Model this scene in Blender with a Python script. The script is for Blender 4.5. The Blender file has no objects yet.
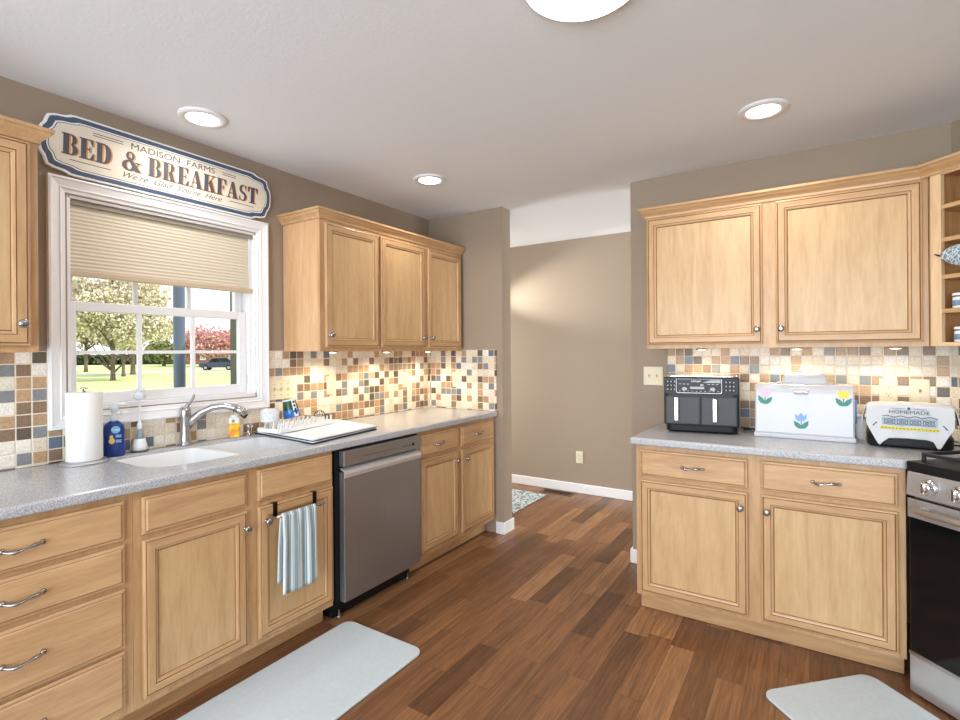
import bpy, bmesh, math, random
from mathutils import Vector, Matrix
PI = math.pi
S = bpy.context.scene
C = S.collection
random.seed(7)

# ---------------------------------------------------------------- camera
F_PX, HZ, VP, CZ, ROLL = 512.43, 351.76, 813.06, 1.36, -0.00734
th = math.atan((VP - 480) / F_PX)
FW = Vector((-math.sin(th), math.cos(th), 0)); RT = Vector((math.cos(th), math.sin(th), 0)); UP = Vector((0, 0, 1))
er = RT * math.cos(ROLL) + UP * math.sin(ROLL)
eu = UP * math.cos(ROLL) - RT * math.sin(ROLL)
cam = bpy.data.cameras.new('camera'); co = bpy.data.objects.new('camera', cam); C.objects.link(co)
cam.sensor_fit = 'HORIZONTAL'; cam.sensor_width = 36.0; cam.lens = 36.0 * F_PX / 960
cam.shift_y = -(360 - HZ) / 960
cam.clip_start = 0.05; cam.clip_end = 600
bk = -FW
co.matrix_world = Matrix(((er.x, eu.x, bk.x, 0), (er.y, eu.y, bk.y, 0), (er.z, eu.z, bk.z, CZ), (0, 0, 0, 1)))
S.camera = co

# ---------------------------------------------------------------- view, world, sun, large lights
S.view_settings.view_transform = 'Standard'; S.view_settings.look = 'None'
S.view_settings.exposure = -0.04; S.view_settings.gamma = 1.0
S.view_settings.use_curve_mapping = False
w = bpy.data.worlds.new('world'); S.world = w; w.use_nodes = True
bg = w.node_tree.nodes['Background']; bg.inputs[0].default_value = (0.86, 0.93, 1.0, 1); bg.inputs[1].default_value = 1.9

def lamp(name, kind, loc, power, color=(1, 1, 1), size=0.1, size_y=None, rot=None, target=None, spread=None, **kw):
    l = bpy.data.lights.new(name, kind); o = bpy.data.objects.new(name, l); C.objects.link(o)
    l.energy = power; l.color = color; o.location = loc
    if kind == 'AREA':
        l.size = size
        if size_y: l.shape = 'RECTANGLE'; l.size_y = size_y
        else: l.shape = 'DISK'
        if spread: l.spread = math.radians(spread)
    elif kind != 'SUN': l.shadow_soft_size = size
    if target is not None:
        o.rotation_euler = (Vector(target) - Vector(loc)).to_track_quat('-Z', 'Y').to_euler()
    elif rot: o.rotation_euler = rot
    for k, v in kw.items(): setattr(l, k, v)
    return o

sun = lamp('sun', 'SUN', (10, 10, 20), 4.2, (1.0, 0.95, 0.86), target=(10 - 8, 10 - 4, 20 - 8.5)); sun.data.angle = 0.01
# unseen soft fills added behind and beside the camera to brighten the room
lamp('rear_fill', 'AREA', (-0.4, -2.6, 1.3), 185, (0.84, 0.92, 1.0), 3.6, 1.8, target=(-0.4, 0.6, 2.5))
lamp('side_fill', 'AREA', (2.2, -0.9, 1.5), 34, (0.88, 0.94, 1.0), 2.2, 1.8, target=(-1.6, 0.6, 2.2))
# daylight in the hall beyond the opening: a glazed door to the left
lamp('hall_daylight', 'AREA', (-4.35, 4.0, 1.35), 50, (1.0, 0.98, 0.91), 0.9, 1.5, target=(-1.6, 4.7, 0.9), spread=110)
lamp('hall_far_fill', 'AREA', (1.2, 4.0, 1.4), 30, (0.94, 0.98, 0.98), 1.0, 1.6, target=(-1.8, 4.6, 0.9), spread=120)  # unseen fill added from the right to lift the hall wall
# spot added close to the hall wall to make the light streak along it
lamp('hall_streak_spot', 'SPOT', (-3.35, 4.33, 1.86), 240, (1.0, 0.97, 0.90), 0.03, target=(-1.55, 4.635, 1.98), spot_size=math.radians(36), spot_blend=1.0)

# ---------------------------------------------------------------- helpers
def fix_normals(bm):
    """consistent winding, then every closed island turned to face outwards"""
    bmesh.ops.recalc_face_normals(bm, faces=bm.faces)
    seen = set(); flip = []
    for f0 in bm.faces:
        if f0 in seen: continue
        isl = [f0]; seen.add(f0); closed = True
        for f in isl:
            for e in f.edges:
                if len(e.link_faces) != 2: closed = False
                for g in e.link_faces:
                    if g not in seen: seen.add(g); isl.append(g)
        if not closed: continue
        c = f0.verts[0].co.copy(); vol = 0.0
        for f in isl:
            vs = [v.co - c for v in f.verts]
            for i in range(1, len(vs) - 1): vol += vs[0].dot(vs[i].cross(vs[i + 1]))
        if vol < 0: flip += isl
    if flip: bmesh.ops.reverse_faces(bm, faces=flip)

class MB:
    def __init__(s): s.v = []; s.f = []; s.m = []; s.sm = []
    def add(s, vs, fs, mi=0, smooth=False):
        n = len(s.v); s.v += [tuple(p) for p in vs]
        for f in fs: s.f.append([i + n for i in f]); s.m.append(mi); s.sm.append(smooth)
        return s
    def box(s, x0, y0, z0, x1, y1, z1, mi=0):
        x0, x1 = min(x0, x1), max(x0, x1); y0, y1 = min(y0, y1), max(y0, y1); z0, z1 = min(z0, z1), max(z0, z1)
        v = [(x0, y0, z0), (x1, y0, z0), (x1, y1, z0), (x0, y1, z0), (x0, y0, z1), (x1, y0, z1), (x1, y1, z1), (x0, y1, z1)]
        return s.add(v, [(0, 3, 2, 1), (4, 5, 6, 7), (0, 1, 5, 4), (1, 2, 6, 5), (2, 3, 7, 6), (3, 0, 4, 7)], mi)
    def lathe(s, prof, c=(0, 0, 0), axis='z', n=24, mi=0, sx=1, sy=1):
        vs = []
        for r, h in prof:
            for k in range(n):
                a = 2 * PI * k / n; p, q = r * math.cos(a) * sx, r * math.sin(a) * sy
                if axis == 'z': vs.append((c[0] + p, c[1] + q, c[2] + h))
                elif axis == 'y': vs.append((c[0] + p, c[1] - h, c[2] + q))   # h grows towards -y
                else: vs.append((c[0] + h, c[1] + p, c[2] + q))
        fs = []
        m = len(prof)
        for j in range(m - 1):
            for k in range(n):
                k2 = (k + 1) % n; fs.append((j * n + k, j * n + k2, (j + 1) * n + k2, (j + 1) * n + k))
        base = len(s.v); s.add(vs, fs, mi, True); M = len(vs)
        s.f += [[base + k for k in range(n)][::-1], [base + M - n + k for k in range(n)]]; s.m += [mi, mi]; s.sm += [False, False]
        return s
    def tube(s, path, r, n=10, mi=0, flat=1.0):
        path = [Vector(p) for p in path]; m = len(path)
        rs = r if isinstance(r, (list, tuple)) else [r] * m
        ref = None; rings = []
        for i, p in enumerate(path):
            d = (path[min(i + 1, m - 1)] - path[max(i - 1, 0)]).normalized()
            if ref is None:
                ref = Vector((0, 0, 1)) if abs(d.z) < 0.9 else Vector((1, 0, 0))
            u = d.cross(ref)
            if u.length < 1e-4: u = d.cross(Vector((0.3, 1, 0.2)))
            u.normalize(); v = u.cross(d).normalized(); ref = v
            rings.append([p + (u * math.cos(2 * PI * k / n) + v * math.sin(2 * PI * k / n) * flat) * rs[i] for k in range(n)])
        vs = [q for R in rings for q in R]; fs = []
        for j in range(m - 1):
            for k in range(n):
                k2 = (k + 1) % n; fs.append((j * n + k, j * n + k2, (j + 1) * n + k2, (j + 1) * n + k))
        base = len(s.v); s.add(vs, fs, mi, True); M = len(vs)
        s.f += [[base + k for k in range(n)][::-1], [base + M - n + k for k in range(n)]]; s.m += [mi, mi]; s.sm += [False, False]
        return s
    def prism(s, poly, a0, a1, plane='xz', mi=0):
        """extrude 2D poly; plane xz -> along y, xy -> along z, yz -> along x"""
        def P(p, a):
            return {'xz': (p[0], a, p[1]), 'xy': (p[0], p[1], a), 'yz': (a, p[0], p[1])}[plane]
        n = len(poly); vs = [P(p, a0) for p in poly] + [P(p, a1) for p in poly]
        fs = [tuple(range(n)), tuple(range(n, 2 * n))[::-1]] + [(i, i + n, (i + 1) % n + n, (i + 1) % n) for i in range(n)]
        return s.add(vs, fs, mi)
    def grid(s, fn, nu, nv, mi=0, smooth=True):
        vs = [fn(i / nu, j / nv) for j in range(nv + 1) for i in range(nu + 1)]
        fs = [(j * (nu + 1) + i, j * (nu + 1) + i + 1, (j + 1) * (nu + 1) + i + 1, (j + 1) * (nu + 1) + i) for j in range(nv) for i in range(nu)]
        return s.add(vs, fs, mi, smooth)
    def build(s, name, mats, parent=None, bevel=0, seg=2, solid=0, weld=False):
        me = bpy.data.meshes.new(name); me.from_pydata(s.v, [], s.f)
        if not isinstance(mats, (list, tuple)): mats = [mats]
        for m in mats: me.materials.append(m)
        for i, p in enumerate(me.polygons): p.material_index = s.m[i]; p.use_smooth = s.sm[i]
        bm = bmesh.new(); bm.from_mesh(me)
        if weld: bmesh.ops.remove_doubles(bm, verts=bm.verts, dist=1e-5)
        if len(s.f) < 4000: fix_normals(bm)
        bm.to_mesh(me); bm.free()
        me.update()
        o = bpy.data.objects.new(name, me); C.objects.link(o)
        if parent: o.parent = parent
        if solid:
            mo = o.modifiers.new('solid', 'SOLIDIFY'); mo.thickness = solid; mo.offset = 0
        if bevel:
            mo = o.modifiers.new('bevel', 'BEVEL'); mo.width = bevel; mo.segments = seg; mo.limit_method = 'ANGLE'; mo.angle_limit = math.radians(35)
        return o

def rrect(x0, y0, x1, y1, r, n=5):
    pts = []
    rr = r if isinstance(r, (list, tuple)) else [r] * 4
    for (cx, cy, a0, q) in ((x1 - rr[0], y1 - rr[0], 0, rr[0]), (x0 + rr[1], y1 - rr[1], 90, rr[1]), (x0 + rr[2], y0 + rr[2], 180, rr[2]), (x1 - rr[3], y0 + rr[3], 270, rr[3])):
        for k in range(n + 1):
            a = math.radians(a0 + 90 * k / n); pts.append((cx + q * math.cos(a), cy + q * math.sin(a)))
    return pts

def empty(name, loc=(0, 0, 0), rz=0):
    o = bpy.data.objects.new(name, None); C.objects.link(o); o.location = loc; o.rotation_euler = (0, 0, math.radians(rz)); o.empty_display_size = 0.05
    return o
def tag(o, label, cat, group=None, kind=None):
    if label: o['label'] = label
    if cat: o['category'] = cat
    if group: o['group'] = group
    if kind: o['kind'] = kind
    return o
def struct(o): o['kind'] = 'structure'; return o
def copy_tree(o, parent=None):
    c = o.copy(); C.objects.link(c)
    if parent: c.parent = parent
    for ch in list(o.children): copy_tree(ch, c)
    return c
def text_mesh(s, name, mat, size, parent=None, offset=0.0, shear=0.0, extrude=0.0004, spacing=1.0, sx=1.0):
    cu = bpy.data.curves.new(name, 'FONT'); cu.body = s; cu.size = size; cu.align_x = 'CENTER'; cu.align_y = 'CENTER'
    cu.offset = offset; cu.shear = shear; cu.extrude = extrude; cu.space_character = spacing
    t = bpy.data.objects.new('tmp', cu); C.objects.link(t)
    bpy.context.view_layer.update()
    me = bpy.data.meshes.new_from_object(t.evaluated_get(bpy.context.evaluated_depsgraph_get()))
    bpy.data.objects.remove(t); bpy.data.curves.remove(cu)
    me.materials.clear(); me.materials.append(mat)
    for v in me.vertices: v.co.x *= sx
    o = bpy.data.objects.new(name, me); C.objects.link(o)
    if parent: o.parent = parent
    return o

# ---------------------------------------------------------------- materials
def new_mat(name):
    m = bpy.data.materials.new(name); m.use_nodes = True; nt = m.node_tree
    return m, nt, nt.nodes['Principled BSDF']
def simple(name, col, rough=0.5, metal=0.0, spec=0.5, noise=0.0, nscale=40, **kw):
    m, nt, b = new_mat(name)
    b.inputs['Base Color'].default_value = (*col, 1); b.inputs['Roughness'].default_value = rough
    b.inputs['Metallic'].default_value = metal; b.inputs['Specular IOR Level'].default_value = spec
    for k, v in kw.items(): b.inputs[k].default_value = v
    if noise:
        tc = nt.nodes.new('ShaderNodeTexCoord'); n = nt.nodes.new('ShaderNodeTexNoise'); n.inputs['Scale'].default_value = nscale; n.inputs['Detail'].default_value = 4
        r = nt.nodes.new('ShaderNodeValToRGB')
        r.color_ramp.elements[0].position = 0.3; r.color_ramp.elements[1].position = 0.7
        r.color_ramp.elements[0].color = (*[max(0, c * (1 - noise)) for c in col], 1); r.color_ramp.elements[1].color = (*[min(1, c * (1 + noise)) for c in col], 1)
        nt.links.new(tc.outputs['Object'], n.inputs['Vector']); nt.links.new(n.outputs['Fac'], r.inputs[0]); nt.links.new(r.outputs[0], b.inputs['Base Color'])
    return m
def srgb(r, g, b):
    f = lambda c: (c / 255) / 12.92 if c / 255 <= 0.04045 else ((c / 255 + 0.055) / 1.055) ** 2.4
    return (f(r), f(g), f(b))

def wood(name, axis='z', c0=srgb(196, 156, 108), c1=srgb(225, 190, 142), rough=0.38):
    m, nt, b = new_mat(name); N = nt.nodes; L = nt.links
    tc = N.new('ShaderNodeTexCoord'); oi = N.new('ShaderNodeObjectInfo')
    add = N.new('ShaderNodeVectorMath'); add.operation = 'ADD'
    mul = N.new('ShaderNodeMath'); mul.operation = 'MULTIPLY'; mul.inputs[1].default_value = 17.0
    L.new(oi.outputs['Random'], mul.inputs[0]); L.new(tc.outputs['Object'], add.inputs[0]); L.new(mul.outputs[0], add.inputs[1])
    mp = N.new('ShaderNodeMapping'); L.new(add.outputs[0], mp.inputs['Vector'])
    sc = {'z': (9, 9, 1.1), 'x': (1.1, 9, 9), 'y': (9, 1.1, 9)}[axis]; mp.inputs['Scale'].default_value = sc
    n1 = N.new('ShaderNodeTexNoise'); n1.inputs['Scale'].default_value = 1.6; n1.inputs['Detail'].default_value = 5; n1.inputs['Distortion'].default_value = 1.4
    n2 = N.new('ShaderNodeTexNoise'); n2.inputs['Scale'].default_value = 11; n2.inputs['Detail'].default_value = 3; n2.inputs['Distortion'].default_value = 0.4
    L.new(mp.outputs[0], n1.inputs['Vector']); L.new(mp.outputs[0], n2.inputs['Vector'])
    mx = N.new('ShaderNodeMath'); mx.operation = 'MULTIPLY_ADD'; mx.inputs[1].default_value = 0.35; L.new(n2.outputs['Fac'], mx.inputs[0])
    m2 = N.new('ShaderNodeMath'); m2.operation = 'MULTIPLY'; m2.inputs[1].default_value = 0.65; L.new(n1.outputs['Fac'], m2.inputs[0]); L.new(m2.outputs[0], mx.inputs[2])
    r = N.new('ShaderNodeValToRGB'); r.color_ramp.elements[0].position = 0.34; r.color_ramp.elements[1].position = 0.62
    r.color_ramp.elements[0].color = (*c0, 1); r.color_ramp.elements[1].color = (*c1, 1)
    L.new(mx.outputs[0], r.inputs[0]); L.new(r.outputs[0], b.inputs['Base Color'])
    b.inputs['Roughness'].default_value = rough; b.inputs['Coat Weight'].default_value = 0.15; b.inputs['Coat Roughness'].default_value = 0.25
    return m

FR0, FR1 = srgb(181, 141, 99), srgb(203, 164, 119)
PN0, PN1 = srgb(190, 153, 108), srgb(210, 175, 129)
WV = wood('maple_frame_upright', 'z', FR0, FR1); WH = wood('maple_frame_level', 'x', FR0, FR1)
WP = wood('maple_panel', 'z', PN0, PN1); WD = wood('maple_drawer', 'x', srgb(182, 142, 101), srgb(208, 169, 125))
WY = wood('maple_depth', 'y', FR0, FR1); WC = wood('maple_side', 'z', srgb(196, 152, 110), srgb(216, 176, 134))
GLAZE_SHADE = simple('glaze_shade_line', srgb(120, 80, 48), 0.5)  # groove glaze; at the outer edges it also paints the gap shadow
DARK = simple('cabinet_shadow_gap', srgb(70, 45, 28), 0.8)

def tile_mat(name, mode, k0=0.0):
    """mosaic of small squares; mode: 'y' wall facing x, 'x' wall facing y, 'd' local x"""
    m, nt, b = new_mat(name); N = nt.nodes; L = nt.links
    tc = N.new('ShaderNodeTexCoord'); sp = N.new('ShaderNodeSeparateXYZ'); L.new(tc.outputs['Object'], sp.inputs[0])
    def math_(op, a, bb=None):
        n = N.new('ShaderNodeMath'); n.operation = op
        for i, q in enumerate((a, bb)):
            if q is None: continue
            if isinstance(q, (int, float)): n.inputs[i].default_value = q
            else: L.new(q, n.inputs[i])
        return n.outputs[0]
    P = 0.0502
    u = math_('ADD', sp.outputs['Y' if mode == 'y' else 'X'], k0 + 10 * P); v = math_('SUBTRACT', sp.outputs['Z'], 1.375 - 20 * P)
    u = math_('DIVIDE', u, P); v = math_('DIVIDE', v, P)
    iu, iv = math_('FLOOR', u), math_('FLOOR', v); fu, fv = math_('FRACT', u), math_('FRACT', v)
    cb = N.new('ShaderNodeCombineXYZ'); L.new(iu, cb.inputs[0]); L.new(iv, cb.inputs[1])
    wn = N.new('ShaderNodeTexWhiteNoise'); wn.noise_dimensions = '3D'; L.new(cb.outputs[0], wn.inputs['Vector'])
    r = N.new('ShaderNodeValToRGB'); r.color_ramp.interpolation = 'CONSTANT'; L.new(wn.outputs['Value'], r.inputs[0])
    cols = [(0.0, srgb(232, 224, 208)), (0.17, srgb(226, 212, 190)), (0.36, srgb(238, 232, 220)), (0.50, srgb(176, 146, 114)), (0.62, srgb(140, 116, 94)),
            (0.74, srgb(190, 156, 122)), (0.83, srgb(100, 90, 80)), (0.90, srgb(136, 138, 140)), (0.975, srgb(104, 118, 138))]
    e = r.color_ramp.elements; e[0].position = 0; e[0].color = (*cols[0][1], 1); e[1].position = cols[1][0]; e[1].color = (*cols[1][1], 1)
    for p, c in cols[2:]:
        q = e.new(p); q.color = (*c, 1)
    nz = N.new('ShaderNodeTexNoise'); nz.inputs['Scale'].default_value = 130; nz.inputs['Detail'].default_value = 4; L.new(tc.outputs['Object'], nz.inputs['Vector'])
    mr = N.new('ShaderNodeMapRange'); mr.inputs['From Min'].default_value = 0.3; mr.inputs['From Max'].default_value = 0.7; mr.inputs['To Min'].default_value = 0.82; mr.inputs['To Max'].default_value = 1.12; L.new(nz.outputs['Fac'], mr.inputs[0])
    mm = N.new('ShaderNodeVectorMath'); mm.operation = 'MULTIPLY'; L.new(r.outputs[0], mm.inputs[0]); L.new(mr.outputs[0], mm.inputs[1])
    g = 0.045
    du = math_('MINIMUM', fu, math_('SUBTRACT', 1.0, fu)); dv = math_('MINIMUM', fv, math_('SUBTRACT', 1.0, fv)); d = math_('MINIMUM', du, dv)
    gm = math_('GREATER_THAN', d, g)
    mix = N.new('ShaderNodeMix'); mix.data_type = 'RGBA'; L.new(gm, mix.inputs[0]); mix.inputs[6].default_value = (*srgb(226, 214, 194), 1); L.new(mm.outputs[0], mix.inputs[7])
    L.new(mix.outputs[2], b.inputs['Base Color'])
    b.inputs['Roughness'].default_value = 0.35
    h = N.new('ShaderNodeMapRange'); h.inputs['From Min'].default_value = g * 0.6; h.inputs['From Max'].default_value = g * 2.2; L.new(d, h.inputs[0])
    bp = N.new('ShaderNodeBump'); bp.inputs['Strength'].default_value = 0.6; bp.inputs['Distance'].default_value = 0.003; L.new(h.outputs[0], bp.inputs['Height']); L.new(bp.outputs[0], b.inputs['Normal'])
    return m

def floor_mat():
    m, nt, b = new_mat('hickory_planks'); N = nt.nodes; L = nt.links
    tc = N.new('ShaderNodeTexCoord'); mp = N.new('ShaderNodeMapping'); L.new(tc.outputs['Object'], mp.inputs['Vector'])
    mp.inputs['Rotation'].default_value = (0, 0, PI / 2); mp.inputs['Location'].default_value = (0.3, 0.02, 0)
    br = N.new('ShaderNodeTexBrick'); L.new(mp.outputs[0], br.inputs['Vector'])
    br.offset = 0.37; br.offset_frequency = 2; br.squash = 0.7; br.squash_frequency = 3
    br.inputs['Scale'].default_value = 1.0; br.inputs['Brick Width'].default_value = 0.72; br.inputs['Row Height'].default_value = 0.108
    br.inputs['Mortar Size'].default_value = 0.0011; br.inputs['Mortar Smooth'].default_value = 0.2; br.inputs['Bias'].default_value = 0.0
    br.inputs['Color1'].default_value = (0, 0, 0, 1); br.inputs['Color2'].default_value = (1, 1, 1, 1); br.inputs['Mortar'].default_value = (0.5, 0.5, 0.5, 1)
    sep = N.new('ShaderNodeSeparateColor'); L.new(br.outputs['Color'], sep.inputs[0])
    rp = N.new('ShaderNodeValToRGB'); L.new(sep.outputs[0], rp.inputs[0])
    cols = [(0, srgb(92, 61, 40)), (0.15, srgb(114, 77, 49)), (0.5, srgb(128, 87, 56)), (0.85, srgb(142, 99, 65)), (1.0, srgb(162, 118, 80))]
    e = rp.color_ramp.elements; e[0].color = (*cols[0][1], 1); e[1].color = (*cols[-1][1], 1)
    for p, c in cols[1:-1]:
        q = e.new(p); q.color = (*c, 1)
    # grain along the plank, shifted per plank
    sc = N.new('ShaderNodeVectorMath'); sc.operation = 'SCALE'; sc.inputs['Scale'].default_value = 9.0; L.new(br.outputs['Color'], sc.inputs[0])
    ad = N.new('ShaderNodeVectorMath'); ad.operation = 'ADD'; L.new(tc.outputs['Object'], ad.inputs[0]); L.new(sc.outputs[0], ad.inputs[1])
    m2 = N.new('ShaderNodeMapping'); m2.inputs['Scale'].default_value = (26, 1.3, 1); L.new(ad.outputs[0], m2.inputs['Vector'])
    n1 = N.new('ShaderNodeTexNoise'); n1.inputs['Scale'].default_value = 1.3; n1.inputs['Detail'].default_value = 7; n1.inputs['Distortion'].default_value = 1.1; L.new(m2.outputs[0], n1.inputs['Vector'])
    n2 = N.new('ShaderNodeTexNoise'); n2.inputs['Scale'].default_value = 6; n2.inputs['Detail'].default_value = 5; n2.inputs['Distortion'].default_value = 0.6; L.new(m2.outputs[0], n2.inputs['Vector'])
    mr = N.new('ShaderNodeMapRange'); mr.inputs['From Min'].default_value = 0.34; mr.inputs['From Max'].default_value = 0.64; mr.inputs['To Min'].default_value = 0.74; mr.inputs['To Max'].default_value = 1.18; L.new(n1.outputs['Fac'], mr.inputs[0])
    mr2 = N.new('ShaderNodeMapRange'); mr2.inputs['From Min'].default_value = 0.35; mr2.inputs['From Max'].default_value = 0.65; mr2.inputs['To Min'].default_value = 0.78; mr2.inputs['To Max'].default_value = 1.16; L.new(n2.outputs['Fac'], mr2.inputs[0])
    mu = N.new('ShaderNodeMath'); mu.operation = 'MULTIPLY'; L.new(mr.outputs[0], mu.inputs[0]); L.new(mr2.outputs[0], mu.inputs[1])
    vm = N.new('ShaderNodeVectorMath'); vm.operation = 'MULTIPLY'; L.new(rp.outputs[0], vm.inputs[0]); L.new(mu.outputs[0], vm.inputs[1])
    mix = N.new('ShaderNodeMix'); mix.data_type = 'RGBA'; L.new(br.outputs['Fac'], mix.inputs[0]); L.new(vm.outputs[0], mix.inputs[6]); mix.inputs[7].default_value = (*srgb(84, 54, 34), 1)
    L.new(mix.outputs[2], b.inputs['Base Color']); b.inputs['Roughness'].default_value = 0.34
    bp = N.new('ShaderNodeBump'); bp.inputs['Strength'].default_value = 0.25; bp.inputs['Distance'].default_value = 0.002
    L.new(n2.outputs['Fac'], bp.inputs['Height']); L.new(bp.outputs[0], b.inputs['Normal'])
    return m

def counter_mat():
    m, nt, b = new_mat('speckled_grey_solid_surface'); N = nt.nodes; L = nt.links
    tc = N.new('ShaderNodeTexCoord'); n = N.new('ShaderNodeTexNoise'); n.inputs['Scale'].default_value = 330; n.inputs['Detail'].default_value = 3; L.new(tc.outputs['Object'], n.inputs['Vector'])
    r = N.new('ShaderNodeValToRGB'); L.new(n.outputs['Fac'], r.inputs[0])
    r.color_ramp.elements[0].position = 0.36; r.color_ramp.elements[0].color = (*srgb(146, 149, 155), 1)
    r.color_ramp.elements[1].position = 0.64; r.color_ramp.elements[1].color = (*srgb(208, 209, 212), 1)
    q = r.color_ramp.elements.new(0.5); q.color = (*srgb(178, 180, 184), 1)
    L.new(r.outputs[0], b.inputs['Base Color']); b.inputs['Roughness'].default_value = 0.22
    return m

def steel(name='brushed_steel', col=(0.66, 0.66, 0.67), rough=0.3, aniso=0.0):
    m, nt, b = new_mat(name); N = nt.nodes; L = nt.links
    b.inputs['Metallic'].default_value = 0.78; b.inputs['Base Color'].default_value = (*col, 1)
    tc = N.new('ShaderNodeTexCoord'); mp = N.new('ShaderNodeMapping'); mp.inputs['Scale'].default_value = (400, 400, 1.5); L.new(tc.outputs['Object'], mp.inputs['Vector'])
    n = N.new('ShaderNodeTexNoise'); n.inputs['Scale'].default_value = 1; L.new(mp.outputs[0], n.inputs['Vector'])
    mr = N.new('ShaderNodeMapRange'); mr.inputs['To Min'].default_value = rough - 0.02; mr.inputs['To Max'].default_value = rough + 0.03; L.new(n.outputs['Fac'], mr.inputs[0])
    L.new(mr.outputs[0], b.inputs['Roughness']); b.inputs['Anisotropic'].default_value = aniso
    return m

def stipple(name, col, rough=0.85, strength=0.25, scale=160):
    m, nt, b = new_mat(name); N = nt.nodes; L = nt.links
    b.inputs['Base Color'].default_value = (*col, 1); b.inputs['Roughness'].default_value = rough
    tc = N.new('ShaderNodeTexCoord'); n = N.new('ShaderNodeTexNoise'); n.inputs['Scale'].default_value = scale; n.inputs['Detail'].default_value = 4; L.new(tc.outputs['Object'], n.inputs['Vector'])
    bp = N.new('ShaderNodeBump'); bp.inputs['Strength'].default_value = strength; bp.inputs['Distance'].default_value = 0.003
    L.new(n.outputs['Fac'], bp.inputs['Height']); L.new(bp.outputs[0], b.inputs['Normal'])
    return m
def emis(name, col, s):
    m, nt, b = new_mat(name); b.inputs['Emission Color'].default_value = (*col, 1); b.inputs['Emission Strength'].default_value = s; b.inputs['Base Color'].default_value = (0.9, 0.9, 0.9, 1)
    return m

TAUPE = stipple('taupe_wall_paint', srgb(156, 140, 122), 0.62, 0.08, 220)
CEILM = stipple('white_ceiling_paint', srgb(234, 238, 243), 0.9, 0.25, 90)
TRIMW = simple('white_trim_paint', srgb(238, 238, 240), 0.35)
COUNTER = counter_mat(); FLOOR = floor_mat()
STEEL = steel(); STEELD = steel('dark_brushed_steel', (0.36, 0.37, 0.38), 0.28); CHROME = simple('polished_chrome', (0.8, 0.8, 0.82), 0.12, 1.0)
NICKEL = simple('satin_nickel', (0.46, 0.45, 0.45), 0.26, 1.0); PEWTER = simple('pewter', (0.42, 0.41, 0.43), 0.22, 1.0)
BLACK = simple('black_plastic', (0.010, 0.010, 0.011), 0.45, spec=0.22); BLACKG = simple('black_glass', (0.006, 0.006, 0.007), 0.07, spec=0.4)
IRON = simple('cast_iron', (0.02, 0.02, 0.021), 0.55); WHITEP = simple('white_plastic', srgb(236, 238, 240), 0.35); SINKW = simple('white_sink', srgb(232, 234, 236), 0.25, noise=0.03, nscale=300)
IVORY = simple('ivory_plastic', srgb(226, 218, 190), 0.4)
DKBRZ = simple('dark_bronze', (0.05, 0.035, 0.03), 0.3, 1.0)

# ================================================================ room shell
XW, YE, XJ, XR, YH, HC = -2.628, 3.29, -1.938, -0.978, 4.635, 2.44
YB = -3.2; XO = -4.5
b = MB(); b.box(XO, YB, -0.08, 2.6, YH + 0.12, 0.0); struct(b.build('floor', FLOOR))
b = MB(); b.box(XW - 0.18, YB, HC, 2.6, YH + 0.12, HC + 0.1); b.box(XO, YE, HC, XW - 0.18, YH + 0.12, HC + 0.1); struct(b.build('ceiling', CEILM))
# left wall with the window opening
WY0, WY1, WZ0, WZ1 = 0.862, 1.735, 1.12, 2.035
b = MB(); XL = XW - 0.16
b.box(XL, YB, 0, XW, WY0, HC); b.box(XL, WY1, 0, XW, YE + 0.12, HC); b.box(XL, WY0, 0, XW, WY1, WZ0); b.box(XL, WY0, WZ1, XW, WY1, HC)
wl = struct(b.build('wall_left', TAUPE))
b = MB(); b.box(XW, YE, 0, XJ, YE + 0.125, HC); we = struct(b.build('wall_end', TAUPE))
b = MB(); b.prism([(XR, YE), (0.56, YE), (2.25, 1.60), (2.35, 1.70), (0.60, YE + 0.125), (XR, YE + 0.125)], 0, HC, 'xy'); wr = struct(b.build('wall_right', TAUPE))
b = MB(); b.box(2.25, YB, 0, 2.35, 1.60, HC); struct(b.build('wall_side', TAUPE))
b = MB(); b.box(XO, YH, 0, 2.6, YH + 0.1, HC); struct(b.build('wall_hall', TAUPE))
b = MB(); b.box(XO, YE, 0, XW - 0.16, YE + 0.1, HC); b.box(XO - 0.1, YE, 0, XO, YH + 0.1, HC); struct(b.build('wall_hall_left', TAUPE))
b = MB(); b.box(XW - 0.16, YB - 0.1, 0, -2.3, YB, HC); b.box(1.6, YB - 0.1, 0, 2.35, YB, HC); b.box(-2.3, YB - 0.1, 2.1, 1.6, YB, HC); struct(b.build('wall_back', TAUPE))
# baseboards: profile with a small top chamfer
def baseboard(name, x0, y0, x1, y1, h=0.09, t=0.014):
    b = MB(); b.box(x0, y0, 0, x1, y1, h); return struct(b.build(name, TRIMW, bevel=0.006))
baseboard('baseboard_hall', XO, YH - 0.014, 2.6, YH)
b = MB(); b.box(-2.0, YE - 0.014, 0, XJ + 0.014, YE, 0.09); b.box(XJ, YE, 0, XJ + 0.014, YE + 0.139, 0.09); struct(b.build('baseboard_end', TRIMW, bevel=0.006))
b = MB(); b.box(XR - 0.014, YE - 0.014, 0, -0.79, YE, 0.09); b.box(XR - 0.014, YE, 0, XR, YE + 0.139, 0.09); struct(b.build('baseboard_right', TRIMW, bevel=0.006))
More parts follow.
